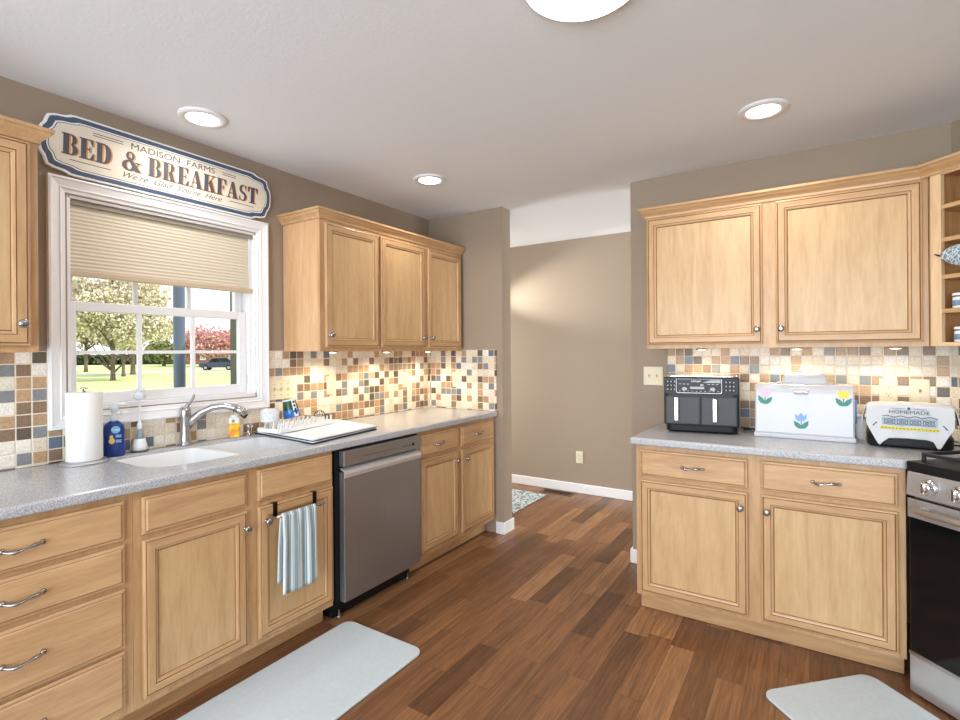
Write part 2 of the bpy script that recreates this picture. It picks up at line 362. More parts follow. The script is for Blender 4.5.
# mosaic backsplashes
t_ = 0.008
b = MB(); b.box(XW, -1.0, 0.9145, XW + t_, 0.795, 1.375); b.box(XW, 0.795, 0.9145, XW + t_, 1.80, 1.052); b.box(XW, 1.80, 0.9145, XW + t_, YE, 1.375); b.build('tile_backsplash', tile_mat('mosaic_tiles_window_side', 'y', 0.0125), wl)
b = MB(); b.box(XW + t_, YE - t_, 0.9145, -1.99, YE, 1.375); b.build('tile_backsplash', tile_mat('mosaic_tiles_end', 'x', 0.0), we)
b = MB(); b.box(-0.753, YE - t_, 0.9145, 0.557, YE, 1.375); b.build('tile_backsplash', tile_mat('mosaic_tiles_right', 'x', 0.0027), wr)
e = empty('backsplash_anchor', (0.557, YE - 0.003, 0), -45)
b = MB(); b.box(0.0, -t_ + 0.002, 0.9145, 1.6, 0.002, 1.72)
o = b.build('tile_backsplash', tile_mat('mosaic_tiles_diagonal', 'd', 0.02), wr); o.location = e.location; o.rotation_euler = e.rotation_euler; bpy.data.objects.remove(e)

# ================================================================ window
win = struct(empty('window_1', (0, 0, 0)))
TX = XW + 0.001
def mitre_frame(y0, z0, y1, z1, wdt, prof, name, mat, parent):
    """picture frame in the plane x = const; prof = (distance inward 0..1, x)"""
    b = MB(); loops = []
    for d, x in prof:
        q = d * wdt; loops.append([(x, y0 + q, z0 + q), (x, y1 - q, z0 + q), (x, y1 - q, z1 - q), (x, y0 + q, z1 - q)])
    vs = [p for l in loops for p in l]; n = len(loops)
    fs = [(j * 4 + k, j * 4 + (k + 1) % 4, (j + 1) * 4 + (k + 1) % 4, (j + 1) * 4 + k) for j in range(n - 1) for k in range(4)]
    b.add(vs, fs); return b.build(name, mat, parent)
mitre_frame(0.792, 1.052, 1.796, 2.101, 0.062, [(0, TX), (0, TX + 0.026), (0.12, TX + 0.028), (0.22, TX + 0.023), (0.42, TX + 0.019), (0.62, TX + 0.015), (0.68, TX + 0.019), (0.8, TX + 0.012), (0.97, TX + 0.010), (1.0, TX + 0.006), (1.0, TX - 0.02)], 'window_casing', TRIMW, win)
# jamb lining
b = MB(); J = 0.012
b.box(XL, WY0 - 0.001, WZ0, XW, WY0 + J, WZ1); b.box(XL, WY1 - J, WZ0, XW, WY1 + 0.001, WZ1); b.box(XL, WY0, WZ1 - J, XW, WY1, WZ1 + 0.001); b.box(XL, WY0, WZ0 - 0.001, XW, WY1, WZ0 + 0.022)
b.build('window_jamb', TRIMW, win, bevel=0.002)
b = MB(); b.box(XL + 0.05, WY1 - 0.032, WZ0 + 0.02, XW - 0.02, WY1 - J + 0.001, WZ1 - J); b.box(XL + 0.05, WY0 + J - 0.001, WZ0 + 0.02, XW - 0.05, WY0 + 0.024, WZ1 - J); b.build('sash_track', TRIMW, win, bevel=0.002)
def sash(name, x0, x1, z0, z1, rb, rt, y0=0.875, y1=1.70, st=0.034, rows=2):
    f = MB(); f.box(x0, y0, z0, x1, y0 + st, z1); f.box(x0, y1 - st * 1.2, z0, x1, y1, z1); f.box(x0, y0 + st, z0, x1, y1 - st * 1.2, z0 + rb); f.box(x0, y0 + st, z1 - rt, x1, y1 - st * 1.2, z1)
    o = f.build(name, TRIMW, win, bevel=0.003)
    gy0, gy1, gz0, gz1 = y0 + st, y1 - st * 1.2, z0 + rb, z1 - rt
    m = MB(); xm = (x0 + x1) / 2
    for k in (1, 2):
        y = gy0 + (gy1 - gy0) * k / 3; m.box(xm + 0.001, y - 0.010, gz0 - 0.002, xm + 0.013, y + 0.010, gz1)
    z = gz0 + (gz1 - gz0) * 0.5
    for k in range(3): m.box(xm + 0.001, gy0 + (gy1 - gy0) * k / 3 + (0.0105 if k else -0.002), z - 0.008, xm + 0.012, gy0 + (gy1 - gy0) * (k + 1) / 3 - (0.0105 if k < 2 else -0.002), z + 0.008)
    m.build('muntin_grid', TRIMW, o)
    g = MB(); g.add([(xm, gy0, gz0), (xm, gy1, gz0), (xm, gy1, gz1), (xm, gy0, gz1)], [(0, 1, 2, 3)]); g.build('glass_pane', GLASS, o)
    return o
GLASS, nt, bb = new_mat('clear_window_glass')
N = nt.nodes; tr = N.new('ShaderNodeBsdfTransparent'); tr.inputs[0].default_value = (0.97, 0.98, 0.98, 1); gl = N.new('ShaderNodeBsdfGlossy'); gl.inputs['Roughness'].default_value = 0.02
fr = N.new('ShaderNodeFresnel'); fr.inputs[0].default_value = 1.25; mx = N.new('ShaderNodeMixShader'); nt.links.new(fr.outputs[0], mx.inputs[0]); nt.links.new(tr.outputs[0], mx.inputs[1]); nt.links.new(gl.outputs[0], mx.inputs[2]); nt.links.new(mx.outputs[0], N['Material Output'].inputs[0])
sash('lower_sash', -2.705, -2.675, 1.142, 1.592, 0.048, 0.042)
sash('upper_sash', -2.745, -2.712, 1.555, 2.02, 0.04, 0.04)
b = MB(); b.box(XL - 0.07, WY1 - 0.018, 1.12, XL - 0.002, WY1 + 0.06, 2.06); b.box(XL - 0.07, WY0 - 0.06, 1.12, XL - 0.002, WY0 + 0.015, 2.06); b.build('outer_casing', simple('olive_outer_casing', srgb(92, 92, 78), 0.6), win)
b = MB(); b.lathe([(0.006, 0), (0.006, 0.05)], (-2.668, 1.708, 1.19), n=8); b.lathe([(0.006, 0), (0.006, 0.03)], (-2.668, 1.708, 1.36), n=8); b.build('sash_latch', simple('latch_grey', srgb(190, 190, 192), 0.4), win)
# cellular shade
SH, nt, bb = new_mat('cream_shade_fabric'); N = nt.nodes
bb.inputs['Base Color'].default_value = (*srgb(238, 232, 218), 1); bb.inputs['Roughness'].default_value = 0.9
tl = N.new('ShaderNodeBsdfTranslucent'); tl.inputs[0].default_value = (*srgb(234, 216, 186), 1); mx = N.new('ShaderNodeMixShader'); mx.inputs[0].default_value = 0.34
nt.links.new(bb.outputs[0], mx.inputs[1]); nt.links.new(tl.outputs[0], mx.inputs[2]); nt.links.new(mx.outputs[0], N['Material Output'].inputs[0])
sh = tag(empty('cellular_shade', (-2.65, 1.30, 2.02)), 'cream pleated shade pulled halfway down the kitchen window', 'window shade')
n = 17; zt, zb = 2.0, 1.722; b = MB(); vs = []
for i in range(n * 2 + 1):
    z = zt + (zb - zt) * i / (2 * n); x = 0.0022 if i % 2 else 0.0
    vs += [(x, -0.425, z - 2.02), (x, 0.43, z - 2.02)]
b.add(vs, [(2 * i, 2 * i + 1, 2 * i + 3, 2 * i + 2) for i in range(2 * n)])
vs = []
for i in range(n * 2 + 1):
    z = zt + (zb - zt) * i / (2 * n); x = -0.014 if i % 2 else -0.010
    vs += [(x, -0.425, z - 2.02), (x, 0.43, z - 2.02)]
b.add(vs, [(2 * i, 2 * i + 1, 2 * i + 3, 2 * i + 2) for i in range(2 * n)])
b.build('pleated_fabric', SH, sh)
b = MB(); b.box(-0.02, -0.425, -0.3225, 0.01, 0.43, -0.298); b.build('bottom_rail', simple('shade_rail_beige', srgb(205, 185, 160), 0.5), sh, bevel=0.004)
b = MB(); b.box(-0.022, -0.425, -0.02, 0.012, 0.43, 0.002); b.build('head_rail', simple('shade_head_rail', srgb(150, 145, 132), 0.5), sh, bevel=0.003)
b = MB(); b.tube([(0.014, 0.395, -0.02), (0.014, 0.395, -0.30)], 0.0015, 6); b.build('pull_cord', WHITEP, sh)

# ================================================================ cabinets (local: x right, y into the wall, z up; front frame at y=0)
def rect_loops(b, x0, z0, x1, z1, prof, mats_side, top_mat):
    """nested rectangles; prof = [(inset, y, matoverride or None)]"""
    prev = None
    for ins, y, mo in prof:
        cur = [(x0 + ins, y, z0 + ins), (x1 - ins, y, z0 + ins), (x1 - ins, y, z1 - ins), (x0 + ins, y, z1 - ins)]
        if prev:
            for k in range(4):
                mi = mo if mo is not None else mats_side[k % 2]
                b.add([prev[k], prev[(k + 1) % 4], cur[(k + 1) % 4], cur[k]], [(0, 1, 2, 3)], mi)
        prev = cur
    b.add(prev, [(0, 1, 2, 3)], top_mat)
def knob(parent, x, z, y=-0.021):
    b = MB(); b.lathe([(0.009, 0), (0.008, 0.003), (0.005, 0.006), (0.005, 0.014), (0.010, 0.018), (0.0155, 0.022), (0.0155, 0.026), (0.012, 0.030), (0.005, 0.032)], (x, y, z), 'y', 20)
    return b.build('knob', PEWTER, parent)
def pull(parent, x, z, y=-0.021, L=0.05):
    b = MB(); path = []; rs = []
    for i in range(17):
        t = i / 16 * 2 - 1
        path.append((x + t * L, y - 0.026 * (1 - abs(t) ** 3.0) - 0.003, z + 0.004 * math.sin(t * PI)))
        rs.append(0.0065 - 0.0022 * math.cos(t * PI * 2.0) * (1 if abs(t) < 0.95 else 0.3) if abs(t) < 0.98 else 0.005)
    b.tube(path, rs, 10, flat=0.75)
    for s_ in (-1, 1): b.lathe([(0.009, 0), (0.008, 0.004), (0.005, 0.009)], (x + s_ * (L - 0.002), y, z), 'y', 12)
    return b.build('pull_handle', PEWTER, parent)
def door(parent, x0, z0, x1, z1, knobpos=None, fw=0.052):
    b = MB()
    y = -0.002
    prof = [(0, y, None), (0, -0.016, None), (0.003, -0.019, None), (0.008, -0.0205, None), (0.010, -0.0190, 3), (0.0115, -0.0195, 3), (0.013, -0.021, None), (fw - 0.014, -0.021, None), (fw - 0.0135, -0.018, 3), (fw - 0.012, -0.018, 3), (fw - 0.0115, -0.0195, None), (fw - 0.004, -0.017, None), (fw - 0.001, -0.011, None), (fw, -0.0095, 3), (fw + 0.0012, -0.0105, 3)]  # ring at the outer bead is coloured dark as the shadow round the door
    rect_loops(b, x0, z0, x1, z1, prof, (1, 0), 2)
    d = b.build('door', [WV, WH, WP, GLAZE_SHADE], parent, weld=True)
    if knobpos: knob(d, *knobpos)
    return d
def drawer(parent, x0, z0, x1, z1, hx=None, name='drawer'):
    b = MB()
    prof = [(0, -0.002, None), (0, -0.012, None), (0.003, -0.0145, None), (0.009, -0.016, None), (0.0105, -0.0165, 1), (0.015, -0.021, None)]  # dark edge ring paints the shadow line round the drawer
    rect_loops(b, x0, z0, x1, z1, prof, (0, 0), 0)
    d = b.build(name, [WD, GLAZE_SHADE], parent, weld=True)
    if hx is not None: pull(d, hx, (z0 + z1) / 2)
    return d
def carcass(parent, w, d, z0, z1, openings, sidemat=WC, top=True):
    """box body plus face frame with openings [(x0,z0,x1,z1)] kept closed by dark recess"""
    b = MB(); t = 0.016; y0 = 0.019
    b.box(0, y0, z0, t, d, z1); b.box(w - t, y0, z0, w, d, z1); b.box(t, y0, z0, w - t, d, z0 + t); top and b.box(t, y0, z1 - t, w - t, d, z1); b.box(t, d - 0.006, z0 + t, w - t, d, z1 - t)
    b.build('carcass', sidemat, parent)
    xs = sorted({0, w} | {o[0] for o in openings} | {o[2] for o in openings}); zs = sorted({z0, z1} | {o[1] for o in openings} | {o[3] for o in openings})
    f = MB()
    for i in range(len(xs) - 1):
        for j in range(len(zs) - 1):
            cx, cz = (xs[i] + xs[i + 1]) / 2, (zs[j] + zs[j + 1]) / 2
            if not any(o[0] < cx < o[2] and o[1] < cz < o[3] for o in openings): f.box(xs[i], 0, zs[j], xs[i + 1], 0.019, zs[j + 1])
    f.build('face_frame', WV, parent, weld=True)
def toekick(parent, w, x0=0.0, y=0.076):
    b = MB(); b.box(x0, y, 0.002, w, y + 0.016, 0.10); b.build('toe_kick', WH, parent)

def left(y, z=0.0, x=-2.018): return (x, y, z)
DZ = 0.61
# --- left run, base cabinets (rot 90: local x -> +y)
def inset(o, m=0.014): return [(a + m, b_ + m, c - m, d - m) for a, b_, c, d in o]
r = tag(empty('base_cabinet', left(0.235), 90), 'maple base cabinet of four stacked drawers at the left edge, beside the sink', 'cabinet', 'maple base cabinets')
W = 0.61; Y0 = 0.235
dr = [(0.03, 0.716, 0.581, 0.851), (0.03, 0.563, 0.581, 0.699), (0.03, 0.343, 0.581, 0.546), (0.03, 0.131, 0.581, 0.331)]
carcass(r, W, DZ - 0.002, 0.10, 0.875, inset(dr)); toekick(r, W)
for i, q in enumerate(dr): drawer(r, *q, hx=0.305)
r = tag(empty('sink_base_cabinet', left(0.846), 90), 'maple sink base cabinet with two false drawer fronts above two doors', 'cabinet', 'maple base cabinets')
W = 0.894; dd = [(0.026, 0.131, 0.427, 0.697), (0.479, 0.131, 0.893 - 0.008, 0.697)]; fd = [(0.026, 0.716, 0.427, 0.851), (0.479, 0.722, 0.885, 0.857)]
carcass(r, W, DZ - 0.002, 0.10, 0.875, inset(dd + fd), top=False); toekick(r, W)
for q in fd: drawer(r, *q, name='false_drawer_front')
door(r, *dd[0], knobpos=(0.415, 0.628)); door(r, *dd[1], knobpos=(0.513, 0.632))
r = tag(empty('base_cabinet', left(2.398), 90), 'maple base cabinet with two small drawers over two doors, past the dishwasher', 'cabinet', 'maple base cabinets')
W = 0.89; dd = [(0.016, 0.131, 0.408, 0.697), (0.446, 0.131, 0.866, 0.697)]; fd = [(0.016, 0.716, 0.408, 0.851), (0.446, 0.716, 0.866, 0.851)]
carcass(r, W, DZ - 0.002, 0.10, 0.875, inset(dd + fd)); toekick(r, W)
drawer(r, *fd[0], hx=0.19); drawer(r, *fd[1], hx=0.648)
door(r, *dd[0], knobpos=(0.372, 0.636)); door(r, *dd[1], knobpos=(0.49, 0.632))
# --- left uppers
XU = -2.298
def upper(label, y0, wid, doors, z0=1.37, z1=2.13):
    r = tag(empty('wall_cabinet', (XU, y0, 0), 90), label, 'cabinet', 'maple wall cabinets')
    carcass(r, wid, 0.322, z0, z1, inset([d[:4] for d in doors]))
    for d in doors: door(r, *d[:4], knobpos=d[4])
    return r
upper('maple wall cabinet left of the window, cut off by the photo edge', -0.12, 0.79, [(-0.0 + 0.03, 1.392, 0.368, 2.10, (0.335, 1.47)), (0.402, 1.392, 0.765, 2.10, (0.738, 1.468))])
upper('single-door maple wall cabinet right beside the window', 1.906, 0.452, [(0.03, 1.392, 0.446, 2.092, (0.052, 1.46))])
upper('two-door maple wall cabinet against the end wall, over the far counter', 2.3605, 0.915, [(0.012, 1.392, 0.452, 2.092, (0.418, 1.46)), (0.484, 1.392, 0.892, 2.092, (0.508, 1.46))])
def crown(name, pts, label, z0=2.106, side=1, group='crown mouldings'):
    prof = [(0.0, z0), (0.006, z0), (0.008, z0 + 0.010), (0.014, z0 + 0.018), (0.024, z0 + 0.028), (0.031, z0 + 0.040), (0.037, z0 + 0.042), (0.037, z0 + 0.054), (0.0, z0 + 0.054)]
    n = len(pts); rings = []
    for i, p in enumerate(pts):
        p = Vector(p)
        ds = []
        if i > 0: ds.append((p - Vector(pts[i - 1])).normalized())
        if i < n - 1: ds.append((Vector(pts[i + 1]) - p).normalized())
        ns = [Vector((d.y, -d.x)) * side for d in ds]
        m = sum(ns, Vector((0, 0))).normalized(); k = 1 / max(0.3, m.dot(ns[0]))
        rings.append([(p.x + m.x * k * o_, p.y + m.y * k * o_, z) for o_, z in prof])
    b = MB(); q = len(prof); vs = [v for R_ in rings for v in R_]
    b.add(vs, [(i * q + j, i * q + (j + 1) % q, (i + 1) * q + (j + 1) % q, (i + 1) * q + j) for i in range(n - 1) for j in range(q)])
    b.add(rings[0], [tuple(range(q))]); b.add(rings[-1], [tuple(range(q))])
    o = b.build(name, WY if abs(pts[-1][0] - pts[-2][0]) < 0.01 else WH); return tag(o, label, 'moulding', group)
crown('crown_moulding', [(XW + 0.002, 1.9045), (XU + 0.001, 1.9045), (XU + 0.001, 3.278)], 'maple crown moulding on top of the cabinets right of the window', 2.112)
crown('crown_moulding', [(XU + 0.001, -0.14), (XU + 0.001, 0.6715), (XW + 0.002, 0.6715)], 'short maple crown moulding at upper left, overlapping the sign', 2.106)

# --- right run
YF = 2.678
r = tag(empty('base_cabinet', (-0.775, YF, 0), 0), 'wide maple base cabinet with two drawers over two doors, beside the range', 'cabinet', 'maple base cabinets')
W = 1.086
dd = [(0.022, 0.122, 0.517, 0.697), (0.570, 0.122, 1.061, 0.697)]; fd = [(0.022, 0.716, 0.517, 0.851), (0.570, 0.716, 1.061, 0.851)]
carcass(r, W, 0.605, 0.10, 0.875, inset(dd + fd)); toekick(r, W, 0.0)
drawer(r, *fd[0], hx=0.278); drawer(r, *fd[1], hx=0.818)
door(r, *dd[0], knobpos=(0.487, 0.627)); door(r, *dd[1], knobpos=(0.595, 0.626))
b = MB(); b.box(0.0, 0.0765, 0.002, 0.012, 0.60, 0.099); b.build('toe_kick', WY, r)
YU = 2.96
r = tag(empty('wall_cabinet', (-0.79, YU, 0), 0), 'wide two-door maple wall cabinet above the air fryer and bread box', 'cabinet', 'maple wall cabinets')
dd = [(0.006, 1.392, 0.578, 2.098), (0.636, 1.392, 1.196, 2.098)]
carcass(r, 1.217, 0.325, 1.37, 2.13, inset(dd)); door(r, *dd[0], knobpos=(0.553, 1.463)); door(r, *dd[1], knobpos=(0.658, 1.463))
crown('crown_moulding', [(-0.791, 3.288), (-0.791, YU - 0.001), (0.4035, YU - 0.001), (0.4035 + 0.24, YU - 0.001 - 0.24)], 'maple crown moulding along the right wall cabinets, angling over the open shelves', 2.106, side=1)
# open shelf unit on the diagonal
r = tag(empty('open_shelf_cabinet', (0.4305, 2.934, 0), -45), 'open maple cubby shelf cabinet at the right photo edge', 'cabinet')
b = MB(); ws = 0.27; dp = 0.315
b.box(0, 0.019, 1.37, 0.016, dp, 2.13); b.box(ws - 0.016, 0.019, 1.37, ws, dp, 2.13); b.box(0.016, dp - 0.008, 1.37, ws - 0.016, dp, 2.13); b.box(0.016, 0.019, 2.112, ws - 0.016, dp - 0.008, 2.13); b.box(0.016, 0.019, 1.37, ws - 0.016, dp - 0.008, 1.386)
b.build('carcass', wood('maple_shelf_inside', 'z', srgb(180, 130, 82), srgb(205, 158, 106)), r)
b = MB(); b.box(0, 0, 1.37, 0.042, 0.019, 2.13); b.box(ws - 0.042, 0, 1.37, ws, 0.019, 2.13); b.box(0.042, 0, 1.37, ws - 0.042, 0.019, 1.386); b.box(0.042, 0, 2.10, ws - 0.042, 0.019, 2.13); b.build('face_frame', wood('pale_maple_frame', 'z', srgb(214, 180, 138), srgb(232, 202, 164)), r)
b = MB(); b.prism([(-0.0005, 0.0005), (-0.0182, 0.0155), (-0.001, 0.034)], 1.37, 2.13, 'xy'); b.build('filler_strip', WV, r)
for z in (1.972, 1.831, 1.673, 1.528):
    b = MB(); b.box(0.0165, 0.004, z - 0.018, ws - 0.0165, dp - 0.009, z); b.build('shelf', WH, r, bevel=0.001)

# ================================================================ worktops
def slab(name, outer, holes, z0, z1, mat, parent=None, bevel=0.012):
    bm = bmesh.new(); loops = []
    for lp in [outer] + holes:
        vs = [bm.verts.new((p[0], p[1], z1)) for p in lp]; es = [bm.edges.new((vs[i], vs[(i + 1) % len(vs)])) for i in range(len(vs))]; loops.append((vs, es))
    bmesh.ops.triangle_fill(bm, use_beauty=True, edges=[e_ for l in loops for e_ in l[1]])
    top = list(bm.faces); ret = bmesh.ops.extrude_face_region(bm, geom=top)
    for v in [g for g in ret['geom'] if isinstance(g, bmesh.types.BMVert)]: v.co.z = z0
    fix_normals(bm)
    me = bpy.data.meshes.new(name); bm.to_mesh(me); bm.free(); me.materials.append(mat)
    o = bpy.data.objects.new(name, me); C.objects.link(o)
    if parent: o.parent = parent
    if bevel:
        m = o.modifiers.new('bevel', 'BEVEL'); m.width = bevel; m.segments = 4; m.limit_method = 'ANGLE'; m.angle_limit = math.radians(35); m.harden_normals = False
    return o
ZC = 0.914
sink_o = rrect(-2.545, 0.975, -2.135, 1.725, [0.07, 0.05, 0.05, 0.13], 8)
ct = slab('countertop', [(-2.618, -0.9), (-1.98, -0.9), (-1.98, YE - 0.009), (-2.618, YE - 0.009)], [sink_o[::-1]], 0.876, ZC, COUNTER, bevel=0.010)
tag(ct, 'long speckled grey countertop with the sink, under the window', 'countertop')
ct = slab('countertop', [(-0.797, 2.638), (0.3085, 2.638), (0.7515, 3.081), (0.557, 3.276), (-0.797, 3.276)], [], 0.876, ZC, COUNTER, bevel=0.010)
tag(ct, 'speckled grey countertop under the air fryer and bread box', 'countertop')
# sink: double bowl
def loop_at(pts, z, k): 
    cx = sum(p[0] for p in pts) / len(pts); cy = sum(p[1] for p in pts) / len(pts)
    return [(cx + (p[0] - cx) * k[0], cy + (p[1] - cy) * k[1], z) for p in pts]
sk = tag(empty('kitchen_sink', (0, 0, 0)), 'white double-bowl sink set into the counter below the window', 'sink')
b = MB()
def bowl(outline, zt_, depth):
    L_ = [loop_at(outline, zt_, (1, 1)), loop_at(outline, zt_ - 0.006, (0.985, 0.985)), loop_at(outline, zt_ - depth * 0.8, (0.93, 0.93)), loop_at(outline, zt_ - depth, (0.80, 0.80))]
    n_ = len(outline); vs_ = [p for l in L_ for p in l]
    b.add(vs_, [(j * n_ + i, j * n_ + (i + 1) % n_, (j + 1) * n_ + (i + 1) % n_, (j + 1) * n_ + i) for j in range(3) for i in range(n_)], 0, True)
    b.add(L_[-1], [tuple(range(n_))])
bowl(rrect(-2.535, 0.985, -2.145, 1.335, [0.03, 0.05, 0.05, 0.12], 8), 0.902, 0.17)
bowl(rrect(-2.535, 1.362, -2.145, 1.715, [0.07, 0.05, 0.03, 0.03], 8), 0.902, 0.15)
b.build('bowl', SINKW, sk)
# deck between rim and the two bowls
o = slab('rim', rrect(-2.544, 0.976, -2.136, 1.724, [0.07, 0.05, 0.05, 0.13], 8), [rrect(-2.535, 0.985, -2.145, 1.335, [0.03, 0.05, 0.05, 0.12], 8)[::-1], rrect(-2.535, 1.362, -2.145, 1.715, [0.07, 0.05, 0.03, 0.03], 8)[::-1]], 0.894, 0.902, SINKW, sk, bevel=0.002)
for cy in (1.16, 1.54):
    b = MB(); b.lathe([(0.04, 0), (0.04, 0.004), (0.03, 0.005), (0.028, 0.002), (0.004, 0.002)], (-2.34, cy, 0.733 if cy < 1.3 else 0.753), n=24); b.build('drain', CHROME, sk)

# ================================================================ dishwasher
dw = tag(empty('dishwasher', (-2.018, 1.748, 0), 90), 'stainless steel dishwasher with a pocket handle between the base cabinets', 'dishwasher')
b = MB(); b.box(0.008, 0.0, 0.10, 0.636, 0.58, 0.868); b.build('tub_body', BLACK, dw)
b = MB(); b.box(0.03, 0.05, 0.004, 0.625, 0.30, 0.098); b.build('kick_plate', BLACK, dw)
b = MB(); b.box(0.036, -0.040, 0.102, 0.632, -0.002, 0.757); dpn = b.build('door', STEELD, dw, bevel=0.003)
b = MB(); b.prism([(-0.040, 0.758), (-0.043, 0.748), (-0.038, 0.728), (-0.0405, 0.728), (-0.0475, 0.748), (-0.046, 0.763), (-0.012, 0.776), (-0.012, 0.770)], 0.036, 0.632, 'yz'); b.build('pocket_handle', simple('lip_reflection_steel', (0.82, 0.82, 0.83), 0.3, 0.55), dpn)  # lip coloured brighter than the door, for the white it reflects
b = MB(); b.box(0.036, -0.040, 0.785, 0.632, -0.002, 0.864); cp = b.build('control_panel', STEELD, dw, bevel=0.003)
b = MB()
for i in range(12):
    x = 0.18 + i * 0.022; b.box(x, -0.0408, 0.818, x + 0.009, -0.04, 0.821)
b.build('control_marks', BLACK, cp); b = MB()
for i in range(4):
    x = 0.47 + i * 0.02; b.box(x, -0.0408, 0.816, x + 0.011, -0.04, 0.820)
b.build('control_marks', BLACK, cp)
b = MB(); b.box(0.555, -0.0408, 0.812, 0.575, -0.04, 0.826); b.build('status_display', BLACK, cp)
for x in (0.06, 0.59):
    b = MB(); b.lathe([(0.012, 0), (0.012, 0.006), (0.006, 0.008), (0.006, 0.04)], (x, 0.035, 0.002), n=12); b.build('leveling_foot', NICKEL, dw)

# ================================================================ gas range on the diagonal
rg = tag(empty('gas_range', (0.312, 2.618, 0), -45), 'stainless gas range with black glass oven door at the right photo edge', 'range')
b = MB(); b.box(0.003, 0.029, 0.004, 0.755, 0.63, 0.879); b.build('body', simple('range_side_grey', (0.35, 0.35, 0.36), 0.4, 0.8), rg)
b = MB(); b.box(0.0, 0.0, 0.012, 0.758, 0.03, 0.158); b.build('storage_drawer', STEEL, rg, bevel=0.004)
b = MB(); b.box(0.002, 0.0, 0.172, 0.756, 0.028, 0.772); od = b.build('oven_door', BLACKG, rg, bevel=0.004)
b = MB(); b.box(0.001, -0.006, 0.700, 0.757, 0.0, 0.773); b.build('door_trim', STEEL, od, bevel=0.002)
b = MB(); b.box(0.0, -0.002, 0.158, 0.758, 0.0, 0.172); b.build('lower_trim', simple('steel_lip', (0.6, 0.6, 0.6), 0.3, 1.0), rg)
b = MB(); b.tube([(0.05, -0.045, 0.742), (0.71, -0.045, 0.742)], 0.013, 14); b.box(0.06, -0.045, 0.734, 0.08, -0.005, 0.750); b.box(0.68, -0.045, 0.734, 0.70, -0.005, 0.750); b.build('door_handle', STEEL, od)
b = MB(); b.prism([(-0.012, 0.786), (0.03, 0.786), (0.03, 0.878), (-0.004, 0.878)], 0.0, 0.758, 'yz'); pn = b.build('control_panel', STEEL, rg, bevel=0.002)
for x in (0.086, 0.190, 0.380, 0.582, 0.678):
    b = MB(); b.lathe([(0.030, 0), (0.030, 0.006), (0.026, 0.009), (0.022, 0.012), (0.022, 0.026), (0.019, 0.030), (0.006, 0.031)], (x, -0.009, 0.833), 'y', 28); b.box(x - 0.004, -0.046, 0.813, x + 0.004, -0.036, 0.853); b.build('control_knob', CHROME, rg)
b = MB(); b.box(-0.001, -0.008, 0.880, 0.759, 0.64, 0.918); b.build('cooktop', BLACK, rg, bevel=0.004)
for gx in (0.02, 0.262, 0.504):
    g = MB(); w_ = 0.232
    for yy in (0.045, 0.325, 0.60): g.box(gx, yy - 0.006, 0.938, gx + w_, yy + 0.006, 0.952)
    for xx in (gx + 0.006, gx + w_ - 0.006, gx + w_ / 2): g.box(xx - 0.005, 0.045, 0.938, xx + 0.005, 0.60, 0.952)
    for yy in (0.045, 0.325, 0.60):
        for xx in (gx + 0.006, gx + w_ - 0.006): g.box(xx - 0.006, yy - 0.006, 0.918, xx + 0.006, yy + 0.006, 0.94)
    g.build('grate', IRON, rg, bevel=0.002)
for cx, cy in ((0.136, 0.18), (0.136, 0.46), (0.378, 0.32), (0.62, 0.18), (0.62, 0.46)):
    b = MB(); b.lathe([(0.045, 0), (0.045, 0.008), (0.034, 0.010), (0.034, 0.016), (0.01, 0.018)], (cx, cy, 0.917), n=24); b.build('burner', IRON, rg)

# ================================================================ small fixtures
def plate(parentname, label, loc, rz, w_, kinds, cat='switch plate'):
    """kinds: list of 't' toggle, 's' socket, 'n' narrow"""
    r = tag(empty(parentname, loc, rz), label, cat)
    b = MB(); b.box(-w_ / 2, -0.005, -0.058, w_ / 2, 0, 0.058); b.build('cover_plate', IVORY, r, bevel=0.003)
    n_ = len(kinds)
    for i, k in enumerate(kinds):
        x = (i - (n_ - 1) / 2) * 0.046
        if k == 't':
            b = MB(); b.box(x - 0.005, -0.0055, -0.012, x + 0.005, -0.004, 0.012); b.prism([(-0.005, -0.004), (-0.016, 0.006), (-0.016, 0.010), (-0.005, 0.006)], x - 0.004, x + 0.004, 'yz'); b.build('toggle', simple('toggle_ivory', srgb(205, 192, 160), 0.4) if i == 0 else bpy.data.materials['toggle_ivory'], r)
            for z in (-0.032, 0.032): b = MB(); b.lathe([(0.003, 0), (0.003, 0.0012)], (x, -0.005, z), 'y', 8); b.build('screw', NICKEL, r)
        else:
            for z in (-0.020, 0.020):
                b = MB(); b.prism(rrect(x - 0.0165, z - 0.0145, x + 0.0165, z + 0.0145, 0.008, 4), -0.0075, -0.004, 'xz'); s_ = b.build('socket', IVORY, r)
                b = MB(); b.box(x - 0.0075, -0.0078, z - 0.001, x - 0.0055, -0.0074, z + 0.008); b.box(x + 0.0055, -0.0078, z - 0.001, x + 0.0075, -0.0074, z + 0.007); b.lathe([(0.0026, 0), (0.0026, 0.0004)], (x, -0.0074, z - 0.007), 'y', 8); b.build('slots', BLACK, s_)
    return r
xt = XW + t_ + 0.0005
plate('switch_plate', 'ivory triple switch plate on tiles just right of the window', (xt, 1.882, 1.148), 90, 0.162, 'ttt')
plate('wall_outlet', 'ivory outlet on mosaic tiles under the single-door wall cabinet', (xt, 2.255, 1.150), 90, 0.070, 's', 'outlet')
plate('wall_outlet', 'ivory outlet on the window-side tiles nearest the end wall corner', (xt, 2.978, 1.150), 90, 0.070, 's', 'outlet')
plate('switch_plate', 'ivory single switch plate on the end wall tiles', (-2.357, YE - t_ - 0.0005, 1.143), 0, 0.070, 't')
plate('switch_plate', 'ivory double switch plate on taupe wall left of the air fryer', (-0.842, YE - 0.0005, 1.200), 0, 0.118, 'tt')
